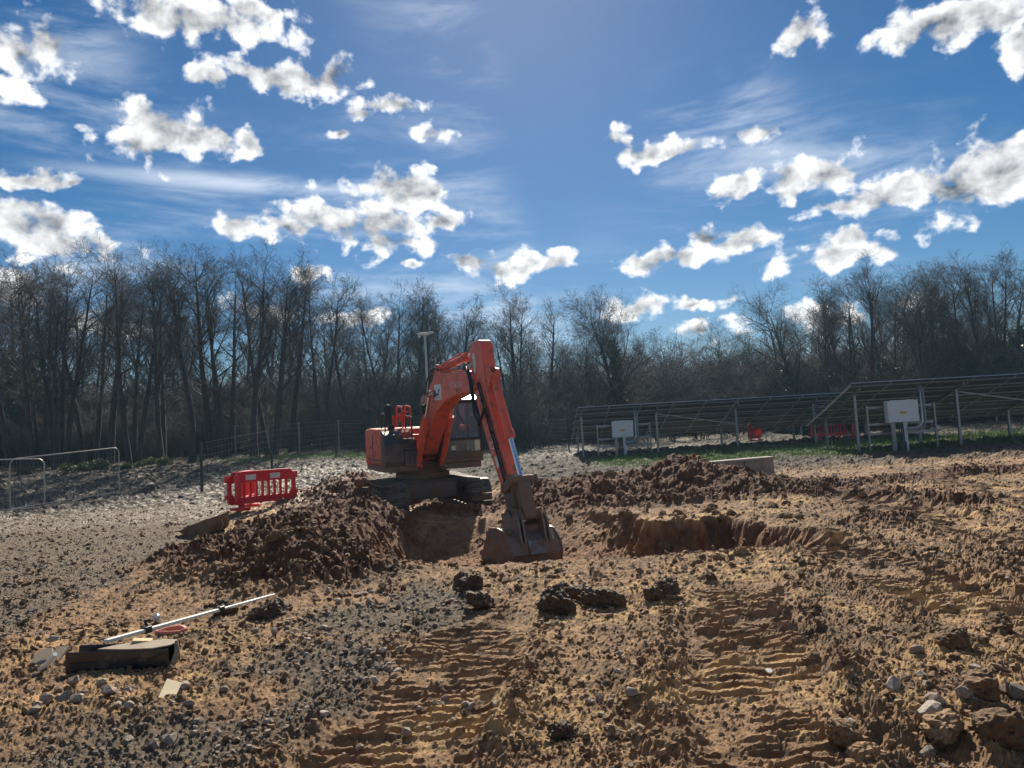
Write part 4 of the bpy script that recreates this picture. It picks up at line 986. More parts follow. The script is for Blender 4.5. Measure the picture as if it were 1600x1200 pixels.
    up(MB().prism([(2.10, 2.86), (2.28, 2.84), (2.30, 2.93), (2.42, 2.97), (2.34, 2.80), (2.12, 2.79)], xf + .007, xf + .009), 'emblem', BLUE, boom)
    up(MB().box((xf + .0065, 2.10, 2.745), (xf + .0085, 2.42, 2.758)), 'emblem', BLUE, boom)
    text('HITACHI', .19, (3.42, 2.98), rad(-2), xf + .003, CREAM, boom, sx=1.05)
    xa = bx + aw
    ov = [(.16 * math.cos(t), .07 * math.sin(t)) for t in [2 * math.pi * i / 28 for i in range(28)]]
    ca, sa = math.cos(rad(-80)), math.sin(rad(-80))
    up(MB().prism([(4.44 + p * ca * 1.3 - q * sa, 3.36 + p * sa * 1.3 + q * ca) for p, q in ov], xa + .001, xa + .004), 'emblem', WHITE, arm)
    text('ccc', .15, (4.445, 3.36), rad(-80), xa + .005, BLUE, arm)
    text('ECS', .20, (4.60, 2.92), rad(-68), xa + .003, WHITE, arm, sx=1.1)
    text('ZX', .20, (5.20, 1.72), rad(-57), xa + .003, WHITE, arm)
    up(MB().prism([(5.28, 1.50), (5.38, 1.56), (5.50, 1.36), (5.40, 1.30)], xa + .001, xa + .003), 'sticker', WHITE, arm)
    return root
build_excavator()
# ------------------------------------------------------------------ solar tables
ALU = mat('galvanised_steel', (.25, .265, .275), .42, metal=.65, var=.12, vscale=5)
ALUF = mat('panel_frame_aluminium', (.40, .42, .44), .35, metal=.8)
CELL = mat('solar_cells', (.012, .018, .040), .12, var=.2, vscale=3)
BACK = mat('panel_backsheet', (.085, .105, .13), .55, var=.1)
BOXW = mat('inverter_white', (.62, .64, .66), .45, var=.05)
YEL = mat('warning_yellow', (.70, .48, .06), .5)
GREYPIPE = mat('grey_conduit', (.22, .24, .26), .4)
BLK = mat('black_plastic', (.016, .018, .022), .38, var=.2)
def gnd(x, y): return hz(x, y, False)
SLOPE_Y, DROP = 5.35, 1.68
def panel_mesh():
    w, h, t = 1.70, 1.10, .035
    m = MB()
    m.box((0, 0, 0), (w, .028, t), 0).box((0, h - .028, 0), (w, h, t), 0).box((0, .028, 0), (.028, h - .028, t), 0).box((w - .028, .028, 0), (w, h - .028, t), 0)
    m.sheet([(.028, .028, .030), (w - .028, .028, .030), (w - .028, h - .028, .030), (.028, h - .028, .030)], 1)
    m.sheet([(.028, .028, .024), (w - .028, .028, .024), (w - .028, h - .028, .024), (.028, h - .028, .024)], 2)
    m.box((w * .5 - .06, h - .16, .008), (w * .5 + .06, h - .08, .022), 3)
    return m.mesh('panel', [ALUF, CELL, BACK, BLK])
PANEL = panel_mesh()
def solar_table(x0, y0, ztop, cols, label, posts, first_brace=1):
    tilt = -math.atan2(DROP, SLOPE_Y)
    g0 = gnd(x0, y0)
    o = empty('solar_table', (x0, y0, g0)); tag(o, label, 'solar panels', 'solar tables')
    H = ztop - g0
    sl = math.hypot(SLOPE_Y, DROP)
    n = Vector((0, DROP, SLOPE_Y)).normalized()
    def P(x, s, off=0.0): return Vector((x, s / sl * SLOPE_Y, H - s / sl * DROP)) + n * off
    for i in range(cols):
        for j in range(5):
            p = link_mesh('panel', PANEL, o); p.location = P(i * 1.72, .02 + j * 1.12, .0); p.rotation_euler = (tilt, 0, 0)
    L = cols * 1.72 - .02
    for s in (.32, 1.40, 2.52, 3.64, 4.76, 5.35):
        MB().bar(P(-.08, s, -.035), P(L + .08, s, -.035), .05, .065, 0, n).build('purlin', ALU, o)
    for k, x in enumerate(posts):
        MB().bar(P(x, .35, -.13), P(x, 5.3, -.13), .07, .12, 0, n).build('rafter', ALU, o)
        for s in (1.0, 4.3):
            q = P(x, s, -.18); gz_ = gnd(x0 + x, y0 + q.y) - g0
            MB().box((x - .05, q.y - .05, gz_ - .4), (x - .044, q.y + .05, q.z)).box((x - .044, q.y - .05, gz_ - .4), (x + .05, q.y - .044, q.z)).box((x - .044, q.y + .044, gz_ - .4), (x + .05, q.y + .05, q.z)).build('post', ALU, o)
        a = P(x, 1.0, -.18)
        MB().bar((x + .06, a.y, a.z - .75), P(x + .06, 2.5, -.16), .045, .045).build('strut', ALU, o)
        if k % 2 == first_brace and k + 1 < len(posts):
            a, b_ = P(x + .06, 1.0, -.22), P(posts[k + 1] - .06, 1.0, -.22)
            MB().bar((a.x, a.y - .07, a.z - .05), (b_.x, b_.y - .07, b_.z - .80), .05, .05).build('brace', ALU, o)
    MB().tube([P(-.02, .1, -.08), P(-.02, 2.5, -.10), P(-.02, 5.4, -.08)], .018, 6).build('edge_cable', GREYPIPE, o)
    return o
tA = at(902, 637, 40); tB = at(1331, 599, 31); tC = at(1250, 640, 47.5)
solar_table(tA.x, 40, tA.z, 11, 'farther table of solar panels, left of and behind the nearer one', [.25, 4.3, 8.6, 12.8, 17.0])
solar_table(tB.x, 31, tB.z, 7, 'nearer table of solar panels at the right edge, seen from underneath', [.45, 4.75, 8.9])
solar_table(tC.x, 48, tC.z + .1, 9, 'rear table of solar panels glimpsed beneath the nearer tables', [.5, 4.7, 8.9, 13.1])

def inverter(px, py, Y, w, h, label):
    c = at(px, py, Y); g = gnd(c.x, Y)
    o = empty('inverter_cabinet', (c.x, Y, g)); tag(o, label, 'inverter', 'inverter cabinets')
    z = c.z - g
    bx_ = MB().box((-w / 2, -.02, z - h / 2), (w / 2, .30, z + h / 2)).build('cabinet', BOXW, o, .02)
    MB().box((-.16, -.024, z - .10), (.12, -.021, z - .02)).prism([(-.12, z - .12), (.08, z - .12), (-.02, z - .18)], -.024, -.021, axis='y').build('warning_label', YEL, bx_)
    MB().box((-.16, -.027, z - .075), (.12, -.025, z - .055)).build('label_print', BLK, bx_)
    MB().box((-w / 2 + .02, -.03, z + h / 2 - .03), (-w / 2 + .08, -.02, z + h / 2 + .02)).box((w / 2 - .14, -.03, z + h / 2 - .03), (w / 2 - .08, -.02, z + h / 2 + .02)).build('hinge', BLK, bx_)
    for x in (-w * .40, -.02):
        MB().box((x, .05, -.3), (x + .16, .13, z - h / 2)).build('leg', BOXW if x > -.1 else ALU, o)
    for i, x in enumerate((-.22, -.14, -.06)):
        MB().tube([(x, .02, z - h / 2), (x, -.01, z - h / 2 - .2), (x, -.02, .3)], .025, 8).build('cable', BLK, o)
    MB().box((-.30, -.12, -.1), (-.02, .1, .42)).build('cable_box', BLK, o, .02)
    for k in (0, .12):
        r = w / 2 + .12 + k
        MB().tube([(.10, -.03, z - h / 2 - .26 - k * .6), (r - .28, -.03, z - h / 2 - .25 - k * .6), (r - .08, -.03, z - h / 2 - .16 - k * .5), (r, -.03, z - h / 2 + .02), (r, -.03, z + h / 2 + .35), (r, .2, z + h / 2 + .6)], .042, 10).build('conduit', GREYPIPE if k else ALUF, o)
    for x in (-w * .42, -w * .3, .05, .2):
        MB().cyl((x, .12, z - h / 2 - .06), (x, .12, z - h / 2), .035, 10).build('cable_gland', ALUF, o)
    for z_ in (z - .55, z - .95, z + .15):
        MB().box((-1.35, .42, z_), (1.55, .46, z_ + .10)).build('mounting_rail', ALU, o)
    for x in (-1.35, 1.48):
        MB().box((x, .36, -.3), (x + .07, .42, z + .30)).build('mounting_post', ALU, o)
    return o
inverter(973, 670, 40.3, 1.12, .88, 'white inverter cabinet under the farther solar table')
inverter(1411, 642, 31.4, 1.28, .92, 'larger white inverter cabinet with curved conduits under the nearer solar table')

# ------------------------------------------------------------------ red plastic barriers
REDP = mat('red_barrier_plastic', (.62, .022, .035), .38, var=.08, vscale=3, dirt=(.16, .10, .07), dirt_amt=.10, dirt_scale=5)
REFL = mat('reflective_white', (.62, .63, .66), .4, var=.06)
def barrier(loc, rz, label, mirror_side=1, tiltx=0):
    o = empty('plastic_barrier', loc, (tiltx, 0, rz)); tag(o, label, 'barrier', 'red plastic barriers')
    t = .045
    fr = MB()
    fr.prism([(-1.0, .22), (-.92, .16), (.92, .16), (1.0, .22), (1.0, .34), (-1.0, .34)], -t, t, axis='y')
    fr.prism([(-1.0, .72), (1.0, .72), (1.0, .84), (.84, 1.0), (-.84, 1.0), (-1.0, .84)], -t, t, axis='y')
    fr.prism([(-.86, .955), (.86, .955), (.80, 1.012), (-.80, 1.012)], -t - .02, t + .02, axis='y')
    fr.box((-1.0, -t, .34), (-.90, t, .72)).box((.90, -t, .34), (1.0, t, .72))
    b = fr.build('panel', REDP, o, .012)
    for i in range(9):
        x = -.72 + i * .18
        MB().box((x - .028, -t * .8, .34), (x + .028, t * .8, .72)).build('slat', REDP, b, .008)
    for sx in (-1, 1):
        MB().prism([(sx * .90 - .10, .34), (sx * .90 + .0, .34), (sx * .90, .46)] if sx > 0 else [(-.90, .34), (-.80, .34), (-.90, .46)], -t * .7, t * .7, axis='y').build('gusset', REDP, b)
        for x, w in ((sx * .36, .30),):
            MB().box((x - w / 2, -t - .006, .775), (x + w / 2, -t - .001, .915)).build('reflector', REFL, b)
        MB().box((sx * .62 - .11, -.24, .0), (sx * .62 + .11, .24, .07)).box((sx * .62 - .07, -.04, .05), (sx * .62 + .07, .04, .20)).build('foot', REDP, o, .01)
        MB().cyl((sx * 1.03, 0, .30), (sx * 1.03, 0, .42), .05, 12).build('hinge', REDP, o)
        MB().cyl((sx * 1.03, 0, .74), (sx * 1.03, 0, .92), .05, 12).build('hinge', REDP, o)
    return o
def on_ground(px, Y, dz=0): p = at(px, 700, Y); return Vector((p.x, Y, gnd(p.x, Y) + dz))
pl_, pr_ = at(352, 770, 19.6), at(464, 760, 21.2)
b1 = (pl_ + pr_) / 2
barrier((b1.x, b1.y, .12), math.atan2(pr_.y - pl_.y, pr_.x - pl_.x), 'red plastic barrier with two white reflectors behind the soil heap')
barrier((pl_.x + .18, pl_.y + .95, .12), rad(97), 'red plastic barrier folded back edge-on, hinged to the left end of the first')
p = on_ground(1181, 45); barrier((p.x, p.y, p.z), rad(52), 'red plastic barrier standing end-on beneath the farther solar table', tiltx=0)
p = on_ground(1296, 42); barrier((p.x, p.y, p.z), rad(4), 'red plastic barrier side-on behind the corner post of the nearer table')
p = on_ground(1330, 42.2); barrier((p.x + .35, p.y + .3, p.z), rad(62), 'red plastic barrier angled beside the side-on one under the panels')

# ------------------------------------------------------------------ mast, fences
MAST = mat('mast_grey', (.42, .47, .47), .4, metal=.3, var=.08)
def mast():
    Y = 36.0; top = at(664, 524, Y); g = gnd(top.x, Y)
    o = empty('camera_mast', (top.x, Y, g)); tag(o, 'slender pale mast with a flat white head rising behind the excavator', 'mast')
    h = top.z - g
    MB().cyl((0, 0, -.3), (0, 0, h * .5), .085, 12, r2=.07).cyl((0, 0, h * .5), (0, 0, h), .065, 12, r2=.05).build('pole', MAST, o)
    MB().prism([(-.34, h + .05), (-.10, h), (.12, h), (.40, h + .10), (.40, h + .15), (.10, h + .12), (-.20, h + .14), (-.36, h + .10)], -.14, .14, axis='y').build('head', BOXW, o, .01)
    MB().cyl((-.26, -.05, h - .10), (-.26, -.05, h + .06), .07, 12).build('camera', BOXW, o)
    MB().box((-.06, -.06, h - .12), (.06, .06, h + .02)).build('bracket', MAST, o)
mast()
GALV = mat('temporary_fence_steel', (.40, .38, .35), .45, metal=.6, var=.1)
GREENP = mat('green_fence_post', (.012, .035, .028), .5, var=.2)
WIREM = mat('fence_wire', (.20, .22, .22), .45, metal=.5)
def mesh_panel(a, b, h, label):
    a, b = Vector(a), Vector(b)
    o = empty('mesh_fence_panel', a); tag(o, label, 'fence panel', 'temporary mesh fence panels')
    d = b - a; L = math.hypot(d.x, d.y); ux = Vector((d.x / L, d.y / L, 0)); sl = d.z / L
    def P(s, z): return ux * s + Vector((0, 0, s * sl + z))
    r = .24
    MB().tube([P(0, -.05), P(0, h - r)] + [P(r - r * math.cos(t), h - r + r * math.sin(t)) for t in (.4, .8, 1.2)] + [P(r, h), P(L - r, h)] + [P(L - r + r * math.sin(t), h - r + r * math.cos(t)) for t in (.4, .8, 1.2)] + [P(L, h - r), P(L, -.05)], .024, 8).build('tube_frame', GALV, o)
    MB().tube([P(0, .10), P(L, .10)], .02, 8).build('bottom_rail', GALV, o)
    w = MB()
    n = int(L / .11)
    for i in range(1, n): w.bar(P(L * i / n, .1), P(L * i / n, h - .02), .0035, .0035)
    for z in [.3 + .25 * i for i in range(7)]: w.bar(P(0, z), P(L, z), .0035, .0035)
    tag(w.build('wire_mesh', WIREM, o), kind='stuff')
    for s in (0, L):
        q = P(s, 0)
        MB().box((q.x - .3, q.y - .12, q.z - .12), (q.x + .3, q.y + .12, q.z + .02)).build('foot_block', BLK, o, .02)
pA, pB = at(16, 800, 28.2), at(187, 772, 31.8)
mesh_panel(pA, pB, 1.95, 'galvanised mesh fence panel with a rounded corner ending at the muddy ditch')
qA, qB = at(-60, 806, 27.0), at(70, 797, 28.9)
mesh_panel(qA, qB, 1.95, 'galvanised mesh fence panel cut by the left frame edge, overlapping its neighbour')
def wire_fence(pts, h, label, pm, npost=True, wires=8, name='wire_fence', fine=True):
    P0 = [Vector((x, y, gnd(x, y))) for x, y in pts]
    o = empty(name, P0[0]); tag(o, label, 'fence')
    loc = [p - P0[0] for p in P0]
    for p in loc:
        MB().box((p.x - .045, p.y - .045, p.z - .4), (p.x + .045, p.y + .045, p.z + h + .06)).build('post', pm, o)
    for k in range(wires):
        z = .12 + (h - .12) * k / (wires - 1)
        m = MB()
        for a, b in zip(loc, loc[1:]): m.bar(a + Vector((0, -.05, z)), b + Vector((0, -.05, z)), .007 if k < wires - 1 else .011, .007 if k < wires - 1 else .011)
        m.build('wire', WIREM, o)
    if fine:
        m = MB()
        for a, b in zip(loc, loc[1:]):
            n = int((b - a).length / .3)
            for i in range(1, n):
                q = a.lerp(b, i / n) + Vector((0, -.05, 0)); m.bar(q + Vector((0, 0, .1)), q + Vector((0, 0, h)), .004, .004)
        tag(m.build('wire_netting', WIREM, o), kind='stuff')
fp = [(at(px, 700, Y).x, Y) for px, Y in ((-150, 36), (-40, 33), (140, 31.0), (314, 30), (424, 37), (525, 44), (625, 50), (690, 53))]
wire_fence(fp[3:], 1.95, 'green-posted wire fence running back behind the excavator', GREENP)
fp2 = [(at(px, 700, Y).x, Y) for px, Y in ((700, 54), (756, 55), (832, 56), (889, 48))]
wire_fence(fp2, 1.9, 'green-posted wire fence between the excavator and the solar tables', GREENP)
fp3 = [(at(px, 700, Y).x, Y) for px, Y in ((368, 50), (420, 50.5), (468, 51), (530, 51.5), (590, 52))]
wire_fence(fp3, 2.0, 'thin pale wire fence at the edge of the wood', WIREM, wires=6, fine=False)

# ------------------------------------------------------------------ concrete beam and spare bucket
CONC = mat('weathered_concrete', (.27, .25, .22), .85, var=.2, vscale=3, dirt=(.13, .085, .06), dirt_amt=.32, dirt_scale=3, bump=.4, bscale=25)
cA, cB = at(1108, 722, 22.2), at(1202, 716, 22.6)
o = empty('concrete_beam', ((cA.x + cB.x) / 2, 22.4, gnd(5.6, 22.4)), (0, rad(-1.5), rad(3)))
tag(o, 'long grey concrete beam half sunk in the soil behind the right-hand heap', 'beam')
MB().box((-.95, -.22, -.3), (.95, .22, .50)).build('beam', CONC, o, .02)
MB().box((-.97, -.27, .501), (.97, .25, .58)).build('capping', CONC, o, .012)
MB().box((.05, -.245, -.2), (.10, -.222, .5)).build('strap', MUDDY, o)

RUST = mat('rusty_bucket', (.17, .10, .060), .7, metal=.2, var=.3, vscale=4, dirt=(.20, .125, .075), dirt_amt=.45, dirt_scale=4)
def spare_bucket():
    p = at(326, 806, 15.6)
    o = empty('spare_bucket', (p.x, 15.6, gnd(p.x, 15.6) + .02), (rad(-6), rad(6), rad(166))); tag(o, 'rusty brown digging bucket lying open on the ground beside the soil heap', 'bucket'); o.scale = (.66, .66, .66)
    W = .48
    out = [(-.42, .48), (-.44, .25), (-.34, .05), (-.12, -.06), (.15, -.04), (.45, .10), (.68, .26)]
    inn = [(.67, .285), (.44, .13), (.14, -.01), (-.11, -.03), (-.31, .07), (-.41, .26), (-.39, .48)]
    sh = MB().prism([(x, z) for x, z in out + inn], -W, W, axis='y').build('shell', RUST, o)
    for y in (-W - .025, W):
        MB().prism([(-.44, .50), (-.46, .25), (-.35, .03), (-.12, -.085), (.16, -.065), (.46, .08), (.70, .25), (.30, .36), (-.05, .42)], y, y + .025, axis='y').build('side_plate', RUST, o)
    MB().box((.60, -W, .225), (.74, W, .25)).build('cutting_edge', STEEL, o)
    for y in (-.16, .12): MB().prism([(-.40, .30), (-.62, .36), (-.66, .22), (-.56, .06), (-.36, .02)], y, y + .04, axis='y').build('ear', RUST, o)
spare_bucket()
# ------------------------------------------------------------------ foreground oddments
ALUP = mat('white_staff_paint', (.70, .69, .66), .35, var=.06)
TROUGH = mat('black_trough_plastic', (.012, .014, .020), .28, var=.2, dirt=(.16, .11, .07), dirt_amt=.18, dirt_scale=5)
TANSHEET = mat('muddy_sheet', (.26, .21, .15), .7, var=.2, vscale=8, dirt=(.18, .12, .075), dirt_amt=.3, dirt_scale=6)
WOODM = mat('pale_wood', (.46, .34, .18), .7, var=.2, vscale=12)
PINK = mat('salmon_plastic', (.62, .22, .15), .5, var=.1)
CAN = mat('can_blue_white', (.42, .50, .62), .3, metal=.3, var=.15, vscale=12)
def spots(px, py, detail=False):
    """where lines of sight meet the churned ground, all at once"""
    D = np.array([ray(a, b)[:] for a, b in zip(px, py)]); t = np.full(len(D), 5.0); E = np.array(EYE[:])
    t = np.clip(-1.6 / np.minimum(D[:, 2], -.01), 1, 60)
    for _ in range(22):
        P = E + D * t[:, None]; h = height(P[:, 0], P[:, 1], False)
        t = np.clip(t + .7 * (h - P[:, 2]) / np.minimum(D[:, 2], -.02), 1, 60)
    return E + D * t[:, None]
def spot(px, py): return Vector(spots([px], [py])[0])
def face(a, b): return math.atan2(b.y - a.y, b.x - a.x)
# black trough
a, b = spot(98, 1056), spot(262, 1048)
L = (b - a).length; ang = face(a, b)
tr = empty('plastic_trough', (a.x, a.y, a.z + .01), (0, 0, ang)); tag(tr, 'long black plastic trough lying on its side with a crumpled lip', 'trough')
MB().prism([(0, 0), (.03, -.012), (.18, .0), (.19, .02), (.19, .165), (.175, .17), (.165, .16), (.165, .03), (.03, .02), (.02, .155), (0, .16)], .02, L, axis='x').build('channel', TROUGH, tr, .004)
MB().tube([(.06, -.008, .075), (L * .5, -.010, .08), (L * .75, -.014, .095), (L * .82, -.012, .088), (L * .9, -.016, .115), (L * .97, -.014, .13)], .006, 6).build('crumpled_lip', TROUGH, tr)
MB().tube([(.05, -.006, .045), (L * .5, -.008, .04), (L * .7, -.006, .05)], .005, 6).build('seam', TROUGH, tr)
MB().tube([(L + .002, .01, .02), (L + .035, .02, .05), (L + .05, .05, .12), (L + .02, .10, .19)], [.012, .022, .022, .012], 8).build('torn_end', TANSHEET, tr)
# muddy sheet on top, with a rounded end
sh = empty('curved_sheet', (a.x, a.y, a.z), (0, 0, ang)); tag(sh, 'pale muddy sheet with a rounded end lying on the black trough', 'sheet')
out = [(.30 * L, .09), (.42 * L, .17), (.62 * L, .24), (.85 * L, .27), (.97 * L, .25), (1.01 * L, .19), (.98 * L, .12), (.85 * L, .06), (.6 * L, .06)]
MB().prism([(x, y - .055) for x, y in out], .0, .012, axis='z').build('sheet', TANSHEET, sh, .004)
sh.location.z += .166; sh.rotation_euler = (rad(4), 0, ang)
# white staff
a2, b2 = spot(160, 1016), spot(428, 944)
A, B = Vector((a2.x, a2.y, a.z + .26)), Vector((b2.x, b2.y, b2.z + .10))
A = at(165, 1010, a.y + .14); A.z = max(A.z, a.z + .205)
st = empty('white_staff', A); tag(st, 'long white staff with black clips lying across the trough', 'staff')
d = B - A
MB().bar((0, 0, 0), d * .62, .045, .028).build('staff', ALUP, st, .004)
MB().bar(d * .60, d, .034, .020).build('inner_section', ALUP, st, .003)
for t in (.19, .61): MB().box((-.035, -.03, -.025), (.035, .03, .03), 0, Matrix.Translation(d * t) @ Matrix.Rotation(math.atan2(d.y, d.x), 4, 'Z')).build('clip', BLK, st, .005)
q = d * .20; MB().tube([q + Vector((-.02, .02, .02)), q + Vector((-.05, .04, .06)), q + Vector((.0, .05, .065))], .014, 8).build('lever', BLK, st)
# wooden block, can, plastic, board, tube
c = at(222, 1002, a.y + .16)
MB().box((-.07, -.05, -.02), (.07, .05, .025)).build('wooden_block', WOODM, None, .005)
o = bpy.data.objects['wooden_block']; o.location = (c.x, c.y, c.z - .01); o.rotation_euler = (0, rad(8), rad(20)); tag(o, 'small pale wooden block lying against the white staff', 'block')
c = spot(246, 974); sc = empty('spray_can', (c.x, c.y, c.z + .02), (rad(12), rad(62), rad(-55))); tag(sc, 'blue-white spray can lying on the soil behind the staff', 'spray can')
MB().cyl((0, 0, -.02), (0, 0, .14), .034, 20).cyl((0, 0, .14), (0, 0, .158), .034, 20, r2=.020).build('body', CAN, sc)
MB().cyl((0, 0, .158), (0, 0, .182), .018, 16).build('cap', WHITE, sc)
MB().cyl((0, 0, -.024), (0, 0, -.020), .030, 20).build('rim', ALUF, sc)
c = spot(268, 992); rg = MB()
rg.tube([(-.13, -.02, .02), (-.05, .05, .035), (.05, .06, .04), (.12, .02, .03), (.10, -.04, .02), (-.02, -.05, .02), (-.13, -.02, .02)], [.02, .022, .025, .022, .018, .018, .02], 8)
o = rg.build('plastic_loop', PINK); o.location = (c.x, c.y, c.z + .01); tag(o, 'salmon-coloured plastic loop beside the white staff', 'plastic loop')
c0, c1 = spot(34, 1056), spot(30, 1022)
o = empty('stone_slab', (c0.x, (c0.y + c1.y) / 2, c0.z + .03), (rad(24), rad(-5), rad(4))); tag(o, 'flat tan slab with a notched top edge left of the trough', 'slab')
MB().prism([(-.12, -.13), (.115, -.12), (.13, .14), (.045, .145), (.02, .09), (-.0, .145), (-.10, .15)], -.012, .014, axis='z').build('slab', TANSHEET, o, .004)
c = spot(36, 1016); MB().tube([(-.04, 0, .05), (0, 0, .06), (.05, .01, .05)], [.012, .028, .016], 8).build('pebble', CONC, o).location = (0, .17, .02)
c0, c1 = spot(64, 1050), at(86, 1022, a.y + .05)
o = MB().tube([(0, 0, .02), (c1 - c0) * .5, (c1 - c0)], .018, 10).build('white_tube', ALUP); o.location = c0; tag(o, 'short white tube leaning on the left end of the trough', 'tube')
c0 = spot(264, 1085); o = MB().prism([(-.05, -.10), (.05, -.12), (.07, .06), (-.03, .11)], 0, .012, axis='z').build('broken_tile', mat('pale_tile', (.46, .38, .24), .7, var=.2), None, .002)
o.location = (c0.x, c0.y, c0.z + .03); o.rotation_euler = (rad(18), rad(8), .3); tag(o, 'broken pale tile lying flat below the trough', 'tile')
c0 = spot(1202, 1056); o = MB().cyl((0, 0, 0), (0, 0, .008), .022, 14).build('white_disc', WHITE); o.location = (c0.x, c0.y, c0.z + .03); o.rotation_euler = (.4, .1, 0); tag(o, 'small white disc on the tracked clay right of centre', 'disc')

# ------------------------------------------------------------------ stones and clods
def hull_mesh(seed, n, sq=(1, .8, .62), name='stone', m=None, rnd=.12):
    R = random.Random(seed); bm = bmesh.new()
    for i in range(n):
        v = Vector((R.gauss(0, 1), R.gauss(0, 1), R.gauss(0, 1))).normalized() * R.uniform(1 - rnd, 1 + rnd)
        bm.verts.new((v.x * sq[0], v.y * sq[1], v.z * sq[2]))
    r = bmesh.ops.convex_hull(bm, input=bm.verts)
    bmesh.ops.delete(bm, geom=[g for g in r['geom_interior'] if isinstance(g, bmesh.types.BMVert)] if r['geom_interior'] else [], context='VERTS')
    bmesh.ops.triangulate(bm, faces=bm.faces)
    me = bpy.data.meshes.new(name); bm.to_mesh(me); bm.free()
    if m: me.materials.append(m)
    return me
def obj_tint(name, cols, rough=.85, bump=.5, bscale=60, dist=.01, island=False):
    m = bpy.data.materials.new(name); m.use_nodes = True; nt = m.node_tree; N, L = nt.nodes, nt.links; b = N['Principled BSDF']; b.inputs['Roughness'].default_value = rough; b.inputs['Specular IOR Level'].default_value = .3
    if island: g = N.new('ShaderNodeNewGeometry'); src = g.outputs['Random Per Island']
    else: g = N.new('ShaderNodeObjectInfo'); src = g.outputs['Random']
    r = N.new('ShaderNodeValToRGB'); r.color_ramp.interpolation = 'LINEAR'
    els = r.color_ramp.elements
    while len(els) < len(cols): els.new(.5)
    for i, c in enumerate(cols): els[i].position = i / (len(cols) - 1); els[i].color = (*c, 1)
    L.new(src, r.inputs[0])
    geo = N.new('ShaderNodeNewGeometry'); n = N.new('ShaderNodeTexNoise'); n.inputs['Scale'].default_value = bscale; n.inputs['Detail'].default_value = 6; L.new(geo.outputs['Position'], n.inputs['Vector'])
    mr = N.new('ShaderNodeMapRange'); L.new(n.outputs['Fac'], mr.inputs[0]); mr.inputs[1].default_value = .3; mr.inputs[2].default_value = .7; mr.inputs[3].default_value = .62; mr.inputs[4].default_value = 1.2
    sc = N.new('ShaderNodeVectorMath'); sc.operation = 'SCALE'; L.new(r.outputs[0], sc.inputs[0]); L.new(mr.outputs[0], sc.inputs['Scale']); L.new(sc.outputs[0], b.inputs['Base Color'])
    bp = N.new('ShaderNodeBump'); bp.inputs['Strength'].default_value = bump; bp.inputs['Distance'].default_value = dist; L.new(n.outputs['Fac'], bp.inputs['Height']); L.new(bp.outputs[0], b.inputs['Normal'])
    return m
STONEC = [(.20, .165, .135), (.30, .25, .20), (.26, .19, .14), (.38, .33, .28), (.22, .14, .10), (.33, .29, .25)]
SOILC = [(.115, .070, .042), (.24, .150, .082), (.165, .098, .054), (.32, .205, .112)]
STONE = obj_tint('stone', STONEC); CLOD = obj_tint('soil_clod', SOILC, .9, .8, 45, .015)
STONE_I = obj_tint('gravel_stone', [tuple(v * .78 for v in c) for c in STONEC], island=True); CLOD_I = obj_tint('soil_crumb', SOILC, .9, .7, 45, .012, island=True)
RS = random.Random(5)
stone_me = [hull_mesh(100 + i, 22, (1, RS.uniform(.65, .95), RS.uniform(.5, .8)), 'stone', STONE) for i in range(10)]
def clod_mesh(seed):
    bm = bmesh.new(); bmesh.ops.create_icosphere(bm, subdivisions=4, radius=1)
    co = np.array([v.co[:] for v in bm.verts]); s = seed * 3.7
    def n3(f, k): return (perlin(co[:, 0] * f + s, co[:, 1] * f + co[:, 2] * f * .7, k) + perlin(co[:, 2] * f + s, co[:, 0] * f * .8 - co[:, 1] * f, k + 1)) * .5
    dd = 1 + .50 * n3(1.3, 201) + .34 * np.abs(n3(3.1, 203)) + .22 * n3(6.5, 205) + .10 * n3(13, 207)
    for v, q in zip(bm.verts, dd): v.co *= float(q); v.co.z *= .72
    me = bpy.data.meshes.new('soil_clod'); bm.to_mesh(me); bm.free(); me.materials.append(CLOD)
    return me
clod_me = [clod_mesh(i + 1) for i in range(6)]
WETCLOD = obj_tint('wet_clod', [(.085, .055, .036), (.150, .096, .058), (.11, .072, .046)], .8, .9, 40, .018)
wet_me = []
for me_ in clod_me:
    c_ = me_.copy(); c_.materials.clear(); c_.materials.append(WETCLOD); wet_me.append(c_)
def put(name, me, p, z, size, label, group, cat, sink=.3, sq=1.0):
    o = link_mesh(name, me); s = size * .5
    o.scale = (s, s * RS.uniform(.75, 1), s * RS.uniform(.75, 1.1) * sq); o.rotation_euler = (RS.uniform(-.5, .5), RS.uniform(-.5, .5), RS.uniform(0, 6.28))
    o.location = (p.x, p.y, z + s * .6 * (1 - 2 * sink) * sq)
    return tag(o, label, cat, group)
